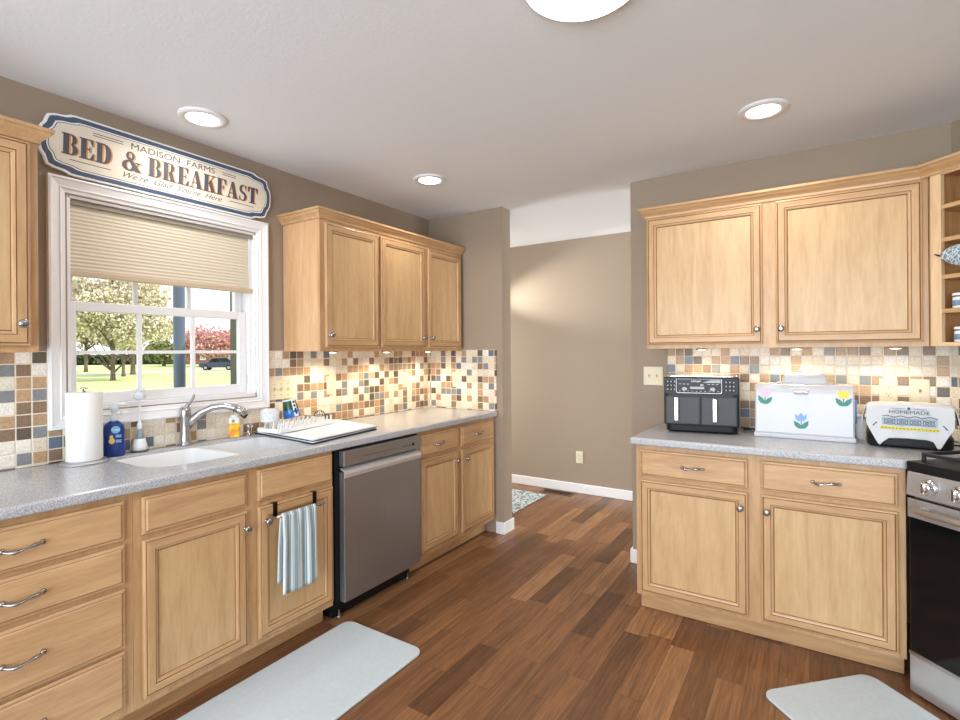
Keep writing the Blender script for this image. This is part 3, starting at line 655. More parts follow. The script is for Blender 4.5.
plate('wall_outlet', 'ivory outlet on tiles between bread box and covered toaster', (0.316, YE - t_ - 0.0005, 1.152), 0, 0.074, 's', 'outlet')
plate('switch_plate', 'ivory single switch plate on tiles above the covered toaster', (0.438, YE - t_ - 0.0005, 1.152), 0, 0.074, 't')
plate('wall_outlet', 'ivory outlet low on the hall wall above the baseboard', (-1.883, YH - 0.0005, 0.342), 0, 0.070, 's', 'outlet')

# recessed ceiling lights
LMAT = emis('lit_lens', (1.0, 0.97, 0.92), 9.0)
def can(x, y, label, rad=0.068, power=3.6):
    r = tag(empty('recessed_light', (x, y, HC)), label, 'ceiling light', 'recessed ceiling lights')
    b = MB(); b.lathe([(rad + 0.034, -0.0005), (rad + 0.034, -0.005), (rad + 0.028, -0.010), (rad + 0.004, -0.012), (rad, -0.007)], n=40); b.build('trim_ring', TRIMW, r)
    b = MB(); b.lathe([(rad + 0.002, -0.0065), (rad - 0.01, -0.0135), (0.002, -0.016)], n=40); b.build('lens', LMAT, r)
    l = lamp('can_lamp', 'AREA', (x, y, HC - 0.025), power, (1.0, 0.94, 0.86), rad * 2, rot=(0, 0, 0)); l.data.spread = math.radians(150)
can(-2.328, 1.275, 'recessed ceiling light over the bed and breakfast sign')
can(-2.00, 2.515, 'recessed ceiling light nearest the far left corner')
can(-0.182, 2.626, 'recessed ceiling light in front of the right wall cabinets')
r = tag(empty('flush_ceiling_light', (-0.55, 1.40, HC)), 'large round flush ceiling light cut off by the top edge', 'ceiling light')
b = MB(); b.lathe([(0.175, -0.0005), (0.175, -0.02), (0.168, -0.024)], n=48); b.build('rim', TRIMW, r)
b = MB(); b.lathe([(0.170, -0.022), (0.160, -0.030), (0.12, -0.038), (0.06, -0.042), (0.002, -0.043)], n=48); b.build('diffuser', LMAT, r)
lamp('flush_lamp', 'AREA', (-0.55, 1.40, HC - 0.05), 9, (1.0, 0.96, 0.9), 0.3, rot=(0, 0, 0))
# under-cabinet puck lights
PMAT = emis('lit_puck_lens', (1.0, 0.85, 0.6), 9.0)
def puck(x, y, label, power=1.5):
    r = tag(empty('puck_light', (x, y, 1.3695)), label, 'under-cabinet light', 'under-cabinet puck lights')
    b = MB(); b.lathe([(0.032, -0.0), (0.032, -0.005), (0.026, -0.008)], n=24); b.build('housing', NICKEL, r)
    b = MB(); b.lathe([(0.025, -0.0075), (0.015, -0.010), (0.002, -0.011)], n=24); b.build('lens', PMAT, r)
    lamp('puck_lamp', 'SPOT', (x, y, 1.348), power, (1.0, 0.80, 0.54), 0.02, target=(x, y, 0), spot_size=math.radians(150), spot_blend=0.6)
puck(-2.455, 2.13, 'lit puck light under the single-door wall cabinet', 7)
puck(-2.455, 2.60, 'lit puck light under the two-door wall cabinet, middle of the run', 7)
puck(-2.455, 3.05, 'lit puck light under the wall cabinet nearest the end wall', 7)
puck(-0.53, 3.13, 'lit puck light under the right wall cabinet above the air fryer', 4.2)
puck(-0.07, 3.13, 'lit puck light under the right wall cabinet above the bread box', 4.6)
puck(0.33, 3.13, 'lit puck light under the right wall cabinet above the toaster', 3.0)

# ================================================================ floor mats, rug, register, doorstop
def flatmat(name, w_, l_, h, loc, rz, mat, label, cat, r=0.05):
    b = MB(); b.prism(rrect(-w_ / 2, -l_ / 2, w_ / 2, l_ / 2, r, 8), 0, h, 'xy'); o = b.build(name, mat, bevel=h * 0.45, seg=3); o.location = loc; o.rotation_euler = (0, 0, math.radians(rz)); return tag(o, label, cat)
MATM = simple('pale_blue_grey_mat', srgb(198, 209, 214), 0.6, noise=0.04, nscale=60)
flatmat('floor_mat', 0.495, 1.30, 0.012, (-1.732, 1.155, 0.001), 0, MATM, 'pale grey cushioned floor mat lying before the sink cabinet', 'floor mat')
flatmat('floor_mat', 0.52, 1.1, 0.012, (0.1836 + (0.707 * 0.55) - 0.184, 2.665 - (0.707 * 0.55) - 0.184, 0.001), 45, MATM, 'pale grey cushioned floor mat lying before the gas range', 'floor mat')
RUG, nt, bb = new_mat('mottled_blue_rug'); N = nt.nodes; n1 = N.new('ShaderNodeTexNoise'); n1.inputs['Scale'].default_value = 45; n1.inputs['Detail'].default_value = 6; tc = N.new('ShaderNodeTexCoord'); nt.links.new(tc.outputs['Object'], n1.inputs['Vector'])
rp = N.new('ShaderNodeValToRGB'); rp.color_ramp.elements[0].position = 0.42; rp.color_ramp.elements[0].color = (*srgb(92, 108, 120), 1); rp.color_ramp.elements[1].position = 0.56; rp.color_ramp.elements[1].color = (*srgb(205, 210, 208), 1)
nt.links.new(n1.outputs['Fac'], rp.inputs[0]); nt.links.new(rp.outputs[0], bb.inputs['Base Color']); bb.inputs['Roughness'].default_value = 0.95
flatmat('area_rug', 1.3, 0.75, 0.006, (-2.115 - 0.65, 4.40 - 0.375, 0.001), 0, RUG, 'mottled blue-grey rug on the hall floor behind the end wall', 'rug', 0.005)
r = tag(empty('floor_register', (-2.07, 4.53, 0.0)), 'brown floor vent register by the hall baseboard', 'floor vent')
b = MB()
b.box(-0.16, -0.06, 0.001, 0.16, -0.045, 0.006); b.box(-0.16, 0.045, 0.001, 0.16, 0.06, 0.006); b.box(-0.16, -0.045, 0.001, -0.14, 0.045, 0.006); b.box(0.14, -0.045, 0.001, 0.16, 0.045, 0.006); b.build('frame', simple('register_brown', srgb(110, 80, 58), 0.5), r)
b = MB()
for i in range(14): b.box(-0.136 + i * 0.02, -0.045, 0.0015, -0.130 + i * 0.02, 0.045, 0.005)
b.build('louvre', simple('register_dark', srgb(50, 35, 26), 0.5), r); b = MB(); b.box(-0.14, -0.045, 0.0008, 0.14, 0.045, 0.0012); b.build('duct_opening', BLACK, r)
b = MB(); b.tube([(0, 0, 0), (0, -0.05, 0)], 0.006, 10); b.lathe([(0.010, 0), (0.010, 0.012)], (0, -0.05, 0), 'y', 14); o = b.build('doorstop', WHITEP); o.location = (-1.82, YH - 0.0145, 0.062); tag(o, 'small white spring doorstop on the hall baseboard', 'doorstop')

# ================================================================ sign
sg = tag(empty('wall_sign', (-2.613, 1.283, 2.236), 90), 'long scalloped cream sign with navy border reading bed and breakfast, above the window', 'sign')
sg.rotation_euler = (math.radians(4.0), math.radians(0.35), PI / 2)
HWD, HHT = 0.524, 0.126
def outline(d):
    hw, hh = HWD - d, HHT - d
    q = [(0.125, 1.0), (0.105, 0.985), (0.095, 0.94), (0.082, 0.90), (0.05, 0.87), (0.028, 0.80), (0.022, 0.66), (0.018, 0.54), (0.006, 0.40), (0.0, 0.2), (0.0, 0.0)]
    tr_ = [(hw - a, hh * t) for a, t in q]; br_ = [(x, -z) for x, z in tr_[::-1][1:]]; tl_ = [(-x, z) for x, z in tr_]; bl_ = [(x, -z) for x, z in tl_[::-1][1:]]
    return tr_ + br_ + (tl_ + bl_)[::-1]
CREAM = simple('sign_cream', srgb(232, 224, 208), 0.5, noise=0.03, nscale=25); NAVY = simple('sign_navy', srgb(72, 88, 112), 0.5); SWHITE = simple('sign_white', srgb(244, 244, 242), 0.5)
b = MB(); b.prism(outline(0), -0.018, 0, 'xz'); b.build('board', SWHITE, sg, bevel=0.002)
b = MB(); b.prism(outline(0.008), -0.0192, -0.018, 'xz'); b.build('border_band', NAVY, sg)
b = MB(); b.prism(outline(0.026), -0.0200, -0.019, 'xz'); b.build('inner_line', SWHITE, sg)
b = MB(); b.prism(outline(0.031), -0.0205, -0.0200, 'xz'); b.build('thin_navy_line', NAVY, sg)
b = MB(); b.prism(outline(0.0335), -0.0210, -0.0205, 'xz'); b.build('face', CREAM, sg)
def glyph(ch):
    """didone letter pieces in a unit-high box: list of polygons, plus width"""
    R_ = lambda x0, y0, x1, y1: [(x0, y0), (x1, y0), (x1, y1), (x0, y1)]
    def A(cx, cy, rx, ry, ix, iy, a0, a1, n_=14):
        o_ = [(cx + rx * math.cos(math.radians(a0 + (a1 - a0) * k / n_)), cy + ry * math.sin(math.radians(a0 + (a1 - a0) * k / n_))) for k in range(n_ + 1)]
        i_ = [(cx + ix * math.cos(math.radians(a0 + (a1 - a0) * k / n_)), cy + iy * math.sin(math.radians(a0 + (a1 - a0) * k / n_))) for k in range(n_ + 1)]
        return [[o_[k], o_[k + 1], i_[k + 1], i_[k]] for k in range(n_)]
    st = [R_(0, 0, .44, .06), R_(0, .94, .44, 1), R_(.08, .06, .34, .94)]
    if ch == 'B': return st + [R_(.44, .94, .46, 1)] + A(.44, .745, .25, .255, .05, .195, -90, 90) + A(.44, .265, .31, .265, .07, .205, -90, 90), .78
    if ch == 'D': return [R_(0, 0, .40, .06), R_(0, .94, .40, 1), R_(.08, .06, .34, .94)] + A(.40, .5, .40, .5, .13, .44, -90, 90), .82
    if ch == 'E': return st + [R_(.44, .94, .66, 1), [(.66, .94), (.66, .68), (.62, .68), (.50, .94)], R_(.34, .47, .50, .53), R_(.48, .36, .53, .64), R_(.44, 0, .70, .06), [(.70, .06), (.70, .34), (.66, .34), (.52, .06)]], .74
    if ch == 'F': return st + [R_(.44, .94, .66, 1), [(.66, .94), (.66, .66), (.62, .66), (.50, .94)], R_(.34, .47, .48, .53), R_(.46, .36, .51, .64)], .70
    if ch == 'R': return st + A(.44, .745, .27, .255, .06, .195, -90, 90) + [[(.36, .50), (.60, .52), (.74, .06), (.50, .06)], R_(.46, 0, .86, .06)], .88
    if ch == 'A': return [[(.30, 1), (.48, 1), (.76, .06), (.48, .06)], [(.10, .06), (.15, .06), (.37, .86), (.33, .94)], R_(.18, .28, .46, .33), R_(0, 0, .26, .06), R_(.40, 0, .84, .06)], .84
    if ch == 'K': return st + [[(.34, .40), (.34, .48), (.64, .94), (.70, .94)], [(.36, .55), (.53, .78), (.80, .06), (.54, .06)], R_(.54, .94, .80, 1), R_(.48, 0, .88, .06)], .88
    if ch == 'S': return A(.31, .73, .27, .27, .10, .21, 55, 250) + A(.31, .27, .29, .27, .11, .21, -125, 70) + [[(.06, .70), (.20, .48), (.58, .30), (.44, .54)], [(.54, .66), (.54, .98), (.50, .98), (.44, .90)], [(.04, .34), (.04, .02), (.08, .02), (.14, .12)]], .66
    if ch == 'T': return [R_(.24, .06, .50, .94), R_(0, .94, .74, 1), [(0, .94), (0, .66), (.04, .66), (.16, .94)], [(.74, .94), (.74, .66), (.70, .66), (.58, .94)], R_(.12, 0, .62, .06)], .76
    if ch == '&': return A(.38, .77, .20, .23, .08, .18, 0, 360, 20) + A(.33, .27, .33, .28, .13, .20, 40, 380, 24) + [[(.20, .72), (.38, .70), (.90, .0), (.62, .0)], [(.62, .50), (.90, .50), (.90, .44), (.62, .44)], [(.76, .46), (.80, .46), (.66, .16), (.60, .20)]], .92
    return [], .3
def word(s, x0, x1, z0, h, y, mat, parent, name, dx=0.0, dz=0.0):
    ws_ = [glyph(c)[1] for c in s]; gap = 0.03; tot = sum(ws_) + gap * (len(s) - 1); k = (x1 - x0) / tot
    b = MB(); x = x0
    for c, w_ in zip(s, ws_):
        for i_, pl in enumerate(glyph(c)[0]): b.prism([(x + p[0] * k + dx, z0 + p[1] * h + dz) for p in pl], y - 0.0006 - 0.00003 * (i_ % 12), y, 'xz')
        x += (w_ + gap) * k
    return b.build(name, mat, parent)
LETN = simple('sign_letter_slate', srgb(84, 82, 92), 0.5); LETO = simple('sign_letter_gold', srgb(222, 160, 84), 0.5)
for s_, x0, x1 in (('BED', 0.834, 1.015), ('&', 1.055, 1.135), ('BREAKFAST', 1.162, 1.722)):
    word(s_, x0 - 1.283, x1 - 1.283, -0.043, 0.086, -0.0210, LETO, sg, 'letter_shadow', dx=0.006, dz=-0.001)
    word(s_, x0 - 1.283, x1 - 1.283, -0.043, 0.086, -0.0219, LETN, sg, 'lettering')
def sign_text(s, cx, cz, size, sx=1.0, shear=0, off=0, sp=1.0):
    o = text_mesh(s, 'small_lettering', LETN, size, sg, offset=off, shear=shear, sx=sx, spacing=sp, extrude=0.0003); o.location = (cx, -0.0215, cz); o.rotation_euler = (PI / 2, 0, 0); return o
sign_text('MADISON  FARMS', 0.0, 0.068, 0.040, 1.22)
sign_text("We're  Glad  You're  Here", -0.0, -0.066, 0.036, 1.18, shear=0.5)
for (x0, x1, z) in ((-0.34, -0.225, 0.074), (-0.34, -0.225, 0.064), (0.235, 0.31, 0.074), (0.235, 0.31, 0.064), (-0.42, -0.27, -0.063), (0.28, 0.42, -0.063)): b = MB(); b.box(x0, -0.0215, z, x1, -0.021, z + 0.003); b.build('rule_line', LETN, sg)

# ================================================================ things on the window-side counter
def place(o, loc, rz=0): o.location = loc; o.rotation_euler = (0, 0, math.radians(rz)); return o
# paper towel
r = tag(empty('paper_towel_holder', (-2.525, 0.883, ZC + 0.0005)), 'white paper towel roll on its round stand at the left of the sink', 'paper towel')
b = MB(); b.lathe([(0.083, 0), (0.083, 0.005), (0.078, 0.010), (0.01, 0.012)], n=40); b.build('base', simple('holder_grey', srgb(190, 190, 192), 0.3, 0.6), r)
PTM = stipple('quilted_paper', srgb(234, 234, 232), 0.95, 0.5, 60)
b = MB(); b.lathe([(0.018, 0.0125), (0.061, 0.0125), (0.062, 0.015), (0.062, 0.288), (0.061, 0.291), (0.020, 0.291), (0.018, 0.285)], n=48); b.build('paper_roll', PTM, r)
b = MB(); b.tube([(0, 0, 0.011), (0, 0, 0.305)], 0.005, 10); b.tube([(0.012 * math.cos(a), 0.012 * math.sin(a), 0.307) for a in [k * PI / 8 for k in range(17)]], 0.003, 6); b.build('post', NICKEL, r)
# blue soap bottle with foaming pump
r = tag(empty('soap_bottle', (-2.572, 1.008, ZC + 0.0005), 60), 'blue dish soap pump bottle beside the paper towel roll', 'soap bottle')
BLU = simple('deep_blue_soap', srgb(18, 52, 128), 0.15)
b = MB(); L_ = [(0.0, 0.036, 0.022), (0.004, 0.040, 0.025), (0.03, 0.041, 0.026), (0.08, 0.038, 0.025), (0.11, 0.040, 0.026), (0.135, 0.036, 0.024), (0.148, 0.024, 0.018), (0.155, 0.014, 0.014)]
vs = []; n = 28
for z, a, c in L_:
    for k in range(n):
        t = 2 * PI * k / n; cx_, sy_ = math.cos(t), math.sin(t); p = 0.7
        vs.append((a * math.copysign(abs(cx_) ** p, cx_), c * math.copysign(abs(sy_) ** p, sy_), z))
b.add(vs, [(j * n + k, j * n + (k + 1) % n, (j + 1) * n + (k + 1) % n, (j + 1) * n + k) for j in range(len(L_) - 1) for k in range(n)], 0, True); b.add(vs[:n], [tuple(range(n))]); b.add(vs[-n:], [tuple(range(n))]); b.build('bottle', BLU, r)
b = MB(); b.lathe([(0.015, 0.153), (0.015, 0.172), (0.010, 0.175), (0.010, 0.20), (0.016, 0.202), (0.018, 0.215), (0.012, 0.224)], n=20); b.tube([(0, 0, 0.215), (0.025, 0.0, 0.226), (0.048, 0.0, 0.222)], [0.010, 0.008, 0.005], 10); b.tube([(0.012, 0, 0.208), (0.026, 0, 0.195), (0.028, 0, 0.178)], [0.005, 0.004, 0.003], 8); b.build('pump_head', simple('clear_white_pump', srgb(226, 234, 240), 0.2), r)
lb = empty('label', (0, 0, 0)); lb.parent = r
b = MB(); b.lathe([(0.016, 0), (0.016, 0.0006)], (0.010, -0.0262, 0.118), 'y', 24); b.build('round_logo', simple('label_light_blue', srgb(120, 190, 235), 0.4), lb)
o = text_mesh('Dawn', 'label_lettering', WHITEP, 0.014, lb); o.location = (0.010, -0.0272, 0.118); o.rotation_euler = (PI / 2, 0, 0)
b = MB(); b.lathe([(0.011, 0), (0.011, 0.0006)], (-0.004, -0.0265, 0.070), 'y', 20, sy=1.2); b.lathe([(0.007, 0), (0.007, 0.0006)], (-0.006, -0.0265, 0.088), 'y', 16); b.build('yellow_emblem', simple('label_yellow', srgb(236, 206, 120), 0.5), lb)
b = MB()
for z in (0.092, 0.085, 0.070, 0.063): b.box(0.010, -0.0272, z, 0.030, -0.0265, z + 0.004)
b.build('label_lines', simple('label_text_blue', srgb(160, 200, 240), 0.4), lb)
# dish brush standing in its holder
r = tag(empty('dish_brush', (-2.590, 1.118, ZC + 0.0005)), 'white dish brush standing in a white holder with grey base, left of the faucet', 'dish brush')
b = MB(); b.lathe([(0.034, 0), (0.035, 0.005), (0.033, 0.009)], n=30); b.build('holder_foot', simple('dark_grey_rubber', srgb(80, 84, 90), 0.5), r)
b = MB(); b.lathe([(0.032, 0.008), (0.029, 0.030), (0.024, 0.052), (0.022, 0.060), (0.018, 0.058)], n=30); b.build('holder_cup', WHITEP, r)
b = MB(); b.lathe([(0.016, 0.055), (0.013, 0.075), (0.010, 0.095), (0.007, 0.102)], n=20); b.build('grip_base', simple('grey_blue_grip', srgb(140, 152, 164), 0.4), r)
b = MB(); b.lathe([(0.005, 0.10), (0.010, 0.106), (0.011, 0.125), (0.006, 0.135), (0.004, 0.15), (0.004, 0.235), (0.006, 0.24)], n=16); b.build('handle', WHITEP, r)
b = MB(); b.lathe([(0.012, 0.236), (0.024, 0.245), (0.026, 0.262), (0.022, 0.272), (0.008, 0.276)], n=24)
for k in range(60):
    a = random.uniform(0, 2 * PI); q = random.uniform(0.006, 0.026); z = random.uniform(0.262, 0.272)
    b.tube([(q * math.cos(a) * 0.8, q * math.sin(a) * 0.8, z - 0.01), (q * math.cos(a) * 1.15, q * math.sin(a) * 1.15, z + 0.028 - q * 0.5)], 0.0016, 4)
b.build('brush_head', simple('brush_white', srgb(224, 226, 230), 0.6), r)
# faucet
r = tag(empty('kitchen_faucet', (-2.578, 1.315, ZC + 0.0005)), 'brushed nickel pull-out faucet with side spout behind the sink', 'faucet')
b = MB(); b.lathe([(0.031, 0), (0.031, 0.006), (0.027, 0.012), (0.025, 0.035), (0.0225, 0.06), (0.022, 0.12), (0.025, 0.135), (0.0255, 0.165), (0.023, 0.182), (0.014, 0.190)], n=30); b.build('body', NICKEL, r)
b = MB(); b.tube([(-0.002, 0.002, 0.182), (0.0, 0.014, 0.196), (0.004, 0.028, 0.212), (0.006, 0.038, 0.234), (0.006, 0.040, 0.246)], [0.013, 0.012, 0.009, 0.009, 0.006], 12, flat=0.7); b.build('lever', NICKEL, r)
b = MB(); sp_ = [(0.0, 0.008, 0.085), (0.020, 0.030, 0.125), (0.045, 0.055, 0.158), (0.078, 0.092, 0.180), (0.112, 0.130, 0.186), (0.146, 0.168, 0.174), (0.162, 0.188, 0.160)]
b.tube(sp_, [0.017, 0.019, 0.018, 0.0175, 0.017, 0.0175, 0.018], 16); b.build('spout', NICKEL, r)
b = MB(); b.tube([(0.146, 0.168, 0.174), (0.162, 0.188, 0.160), (0.176, 0.206, 0.141), (0.178, 0.209, 0.137)], [0.0195, 0.0215, 0.021, 0.016], 16); sh_ = b.build('spray_head', NICKEL, r)
b = MB(); b.tube([(0.170, 0.190, 0.144), (0.180, 0.208, 0.127)], [0.013, 0.014], 12); b.build('nozzle', BLACK, sh_)
# yellow soap bottle
r = tag(empty('hand_soap_bottle', (-2.572, 1.565, ZC + 0.0005), 55), 'small white hand soap bottle with yellow orange label right of the faucet', 'soap bottle')
b = MB(); b.prism(rrect(-0.026, -0.015, 0.026, 0.015, 0.012, 5), 0.003, 0.106, 'xy'); b.build('bottle', WHITEP, r, bevel=0.004)
b = MB(); b.lathe([(0.018, 0.1065), (0.018, 0.116), (0.014, 0.119)], n=18); b.build('cap', WHITEP, r)
YL, nt, bb = new_mat('citrus_label'); N = nt.nodes; tc = N.new('ShaderNodeTexCoord'); n1 = N.new('ShaderNodeTexNoise'); n1.inputs['Scale'].default_value = 35; nt.links.new(tc.outputs['Object'], n1.inputs['Vector']); rp = N.new('ShaderNodeValToRGB')
rp.color_ramp.elements[0].position = 0.38; rp.color_ramp.elements[0].color = (*srgb(240, 140, 40), 1); rp.color_ramp.elements[1].position = 0.6; rp.color_ramp.elements[1].color = (*srgb(248, 214, 50), 1); nt.links.new(n1.outputs['Fac'], rp.inputs[0]); nt.links.new(rp.outputs[0], bb.inputs['Base Color'])
b = MB(); b.prism(rrect(-0.0266, -0.0156, 0.0266, 0.0156, 0.0122, 5), 0.006, 0.078, 'xy'); b.build('label', YL, r)
b = MB(); b.lathe([(0.009, 0), (0.009, 0.0006)], (-0.004, -0.0152, 0.090), 'y', 16); b.build('leaf_mark', simple('label_green', srgb(130, 170, 60), 0.5), r)
# built-in soap dispenser
r = tag(empty('soap_dispenser', (-2.562, 1.640, ZC + 0.0005)), 'short nickel soap dispenser between the yellow bottle and drying mat', 'soap dispenser')
b = MB(); b.lathe([(0.016, 0), (0.016, 0.004), (0.009, 0.010), (0.008, 0.040), (0.011, 0.044), (0.011, 0.060), (0.006, 0.066)], n=20); b.tube([(0, 0, 0.058), (0.020, 0.0, 0.060), (0.040, 0.0, 0.052)], [0.006, 0.005, 0.004], 10); b.build('pump', NICKEL, r)
# drying mat (double folded), rack and crockery
DM = simple('white_drying_mat', srgb(226, 228, 232), 0.8); DMB = simple('charcoal_mat_edge', srgb(44, 54, 66), 0.8)
mt = tag(empty('drying_mat', (0, 0, 0)), 'white dish drying mat with charcoal underside folded double beside the sink', 'drying mat')
def quadmat(P_, z0, z1): 
    b = MB(); n_ = 10
    def f(u, v, z):
        a = Vector(P_[0]) * (1 - u) * (1 - v) + Vector(P_[1]) * u * (1 - v) + Vector(P_[2]) * u * v + Vector(P_[3]) * (1 - u) * v
        return (a.x, a.y, z)
    b.grid(lambda u, v: f(u, v, z1 + 0.002 * math.sin(9 * u + 5 * v)), n_, n_); b.grid(lambda u, v: f(u, v, z0), n_, n_)
    for s_ in (0, 1):
        b.grid(lambda u, v: f(u, s_, z0 + (z1 - z0 + 0.002 * math.sin(9 * u + 5 * s_)) * v), n_, 1); b.grid(lambda u, v: f(s_, u, z0 + (z1 - z0 + 0.002 * math.sin(9 * s_ + 5 * u)) * v), n_, 1)
    return b
MP = [(-2.60, 1.705), (-2.045, 1.645), (-2.125, 2.16), (-2.60, 2.22)]
quadmat([(-2.60, 1.70), (-2.035, 1.64), (-2.11, 2.15), (-2.60, 2.21)], ZC + 0.001, ZC + 0.005).build('lower_layer', DMB, mt, weld=True)
quadmat(MP, ZC + 0.008, ZC + 0.012).build('middle_layer', DM, mt, weld=True)
quadmat(MP, ZC + 0.0125, ZC + 0.016).build('middle_underside', DMB, mt, weld=True)
quadmat([(-2.60, 1.71), (-2.055, 1.65), (-2.12, 2.17), (-2.60, 2.23)], ZC + 0.0165, ZC + 0.023).build('top_layer', DM, mt, weld=True)
ZM = ZC + 0.0265
rk = tag(empty('dish_rack', (-2.44, 1.865, ZM), 97), 'white plastic dish rack with comb teeth standing on the drying mat', 'dish rack')
b = MB(); hw, hd = 0.215, 0.085
b.prism(rrect(-hw, -hd, hw, hd, 0.02, 4), 0.0, 0.006, 'xy')
b.box(-hw + 0.01, -hd, 0.004, hw - 0.01, -hd + 0.006, 0.022); b.box(-hw + 0.01, hd - 0.006, 0.004, hw - 0.01, hd, 0.022); b.box(-hw, -hd + 0.01, 0.004, -hw + 0.006, hd - 0.01, 0.022); b.box(hw - 0.006, -hd + 0.01, 0.004, hw, hd - 0.01, 0.022)
b.build('tray', WHITEP, rk, bevel=0.002)
tooth = MB(); tooth.prism([(-0.009, 0), (0.009, 0), (0.004, 0.022), (0.008, 0.046), (0.002, 0.048), (-0.004, 0.026)], -0.003, 0.003, 'xz')
t0 = tooth.build('tooth', WHITEP, rk); first = True
for row in (-0.07, -0.015, 0.045):
    for i in range(12):
        o = t0 if first else t0.copy()
        if not first: C.objects.link(o)
        first = False; o.location = (-0.188 + i * 0.034, row, 0.0055)
mg = tag(empty('mug', (-2.47, 1.705, ZM + 0.0145), 100), 'pale patterned mug upside down at the left end of the dish rack', 'mug')
b = MB(); b.lathe([(0.048, 0.046), (0.050, 0.050), (0.049, 0.085), (0.046, 0.106), (0.036, 0.114), (0.002, 0.115)], n=32); b.build('cup', simple('pale_china', srgb(222, 224, 232), 0.25, noise=0.12, nscale=45), mg); b = MB(); b.tube([(0.038, 0, 0.06), (0.062, 0, 0.065), (0.066, 0, 0.09), (0.055, 0, 0.11), (0.036, 0, 0.112)], 0.005, 8); b.build('handle', simple('pale_china_handle', srgb(228, 230, 236), 0.25), mg)
mg.location.z = ZM + 0.005
cp_ = tag(empty('tumbler', (-2.46, 1.842, ZM + 0.058)), 'blue and green patterned tumbler leaning in the dish rack', 'tumbler')
cp_.rotation_euler = (math.radians(4), math.radians(-10), 0.2)
b = MB(); b.lathe([(0.046, 0.0), (0.045, 0.030), (0.040, 0.060), (0.035, 0.098), (0.034, 0.102), (0.003, 0.103)], n=32)
TB, nt, bb = new_mat('blue_green_print'); N = nt.nodes; tc = N.new('ShaderNodeTexCoord'); sx_ = N.new('ShaderNodeSeparateXYZ'); nt.links.new(tc.outputs['Object'], sx_.inputs[0]); rp = N.new('ShaderNodeValToRGB'); rp.color_ramp.interpolation = 'CONSTANT'
mr = N.new('ShaderNodeMapRange'); mr.inputs['From Max'].default_value = 0.103; nt.links.new(sx_.outputs['Z'], mr.inputs[0]); nt.links.new(mr.outputs[0], rp.inputs[0])
e_ = rp.color_ramp.elements; e_[0].color = (*srgb(38, 110, 190), 1); e_[1].position = 0.42; e_[1].color = (*srgb(24, 74, 44), 1); q = e_.new(0.92); q.color = (*srgb(220, 225, 230), 1); nt.links.new(rp.outputs[0], bb.inputs['Base Color']); bb.inputs['Roughness'].default_value = 0.2
b.build('cup', TB, cp_)
b = MB(); b.grid(lambda u, v: ((0.0475 - 0.0125 * v) * math.cos(-0.55 + 0.6 * u), (0.0475 - 0.0125 * v) * math.sin(-0.55 + 0.6 * u), 0.004 + 0.094 * v), 6, 4); b.build('white_band', WHITEP, cp_, solid=0.001)
b = MB()
for v in (0.2, 0.42, 0.64, 0.86): b.lathe([(0.007, 0), (0.007, 0.0015)], (0.0478 - 0.0125 * v, -0.012, 0.004 + 0.094 * v), 'x', 10)
b.build('printed_dots', BLACK, cp_)
r = tag(empty('wire_whisk', (-2.41, 1.99, ZM + 0.008), 20), 'dark wire strainer lying at the right end of the dish rack', 'strainer')
b = MB()
for k in range(6):
    a = k * PI / 6; b.tube([(0.032 * math.cos(t) * math.cos(a), 0.032 * math.cos(t) * math.sin(a), 0.048 + 0.030 * math.sin(t)) for t in [j * PI / 8 for j in range(9)]], 0.0012, 5)
b.tube([(0.033 * math.cos(j * PI / 12), 0.033 * math.sin(j * PI / 12), 0.048) for j in range(25)], 0.002, 6); b.build('basket', simple('dark_wire', (0.06, 0.055, 0.05), 0.3, 1.0), r); b = MB(); b.tube([(-0.033, 0, 0.048), (-0.06, 0, 0.044), (-0.10, 0, 0.047)], 0.003, 8); b.build('handle', NICKEL, r); r.name = 'wire_strainer'

# towel bar hooked over the sink cabinet door, and towel
XD = -1.9968
r = tag(empty('towel_bar', (0, 0, 0)), 'over-the-door towel bar with two dark hooks on the sink cabinet', 'towel bar')
b = MB(); b.tube([(-1.945, 1.375, 0.652), (-1.945, 1.632, 0.652)], 0.006, 12); b.build('bar', CHROME, r)
for y in (1.402, 1.615):
    b = MB(); b.box(XD, y - 0.011, 0.640, XD + 0.002, y + 0.011, 0.700); b.box(-2.016, y - 0.011, 0.6985, XD + 0.002, y + 0.011, 0.7005)
    b.tube([(XD + 0.001, y, 0.644), (-1.975, y, 0.640), (-1.955, y, 0.641), (-1.945, y, 0.652)], 0.006, 8, flat=0.6); b.build('hook', DKBRZ, r, bevel=0.0005)
TW, nt, bb = new_mat('striped_towel'); N = nt.nodes; tc = N.new('ShaderNodeTexCoord'); sx_ = N.new('ShaderNodeSeparateXYZ'); nt.links.new(tc.outputs['UV'], sx_.inputs[0])
mu = N.new('ShaderNodeMath'); mu.operation = 'MULTIPLY'; mu.inputs[1].default_value = 4.4; fr_ = N.new('ShaderNodeMath'); fr_.operation = 'FRACT'; rp = N.new('ShaderNodeValToRGB'); rp.color_ramp.interpolation = 'CONSTANT'
nt.links.new(sx_.outputs['X'], mu.inputs[0]); nt.links.new(mu.outputs[0], fr_.inputs[0]); nt.links.new(fr_.outputs[0], rp.inputs[0])
e_ = rp.color_ramp.elements; e_[0].color = (*srgb(232, 238, 238), 1); e_[1].position = 0.24; e_[1].color = (*srgb(110, 158, 176), 1)
for p_, c_ in ((0.31, (212, 224, 226)), (0.39, (142, 154, 158)), (0.80, (212, 224, 226)), (0.88, (110, 158, 176))):
    q = e_.new(p_); q.color = (*srgb(*c_), 1)
nt.links.new(rp.outputs[0], bb.inputs['Base Color']); bb.inputs['Roughness'].default_value = 0.95
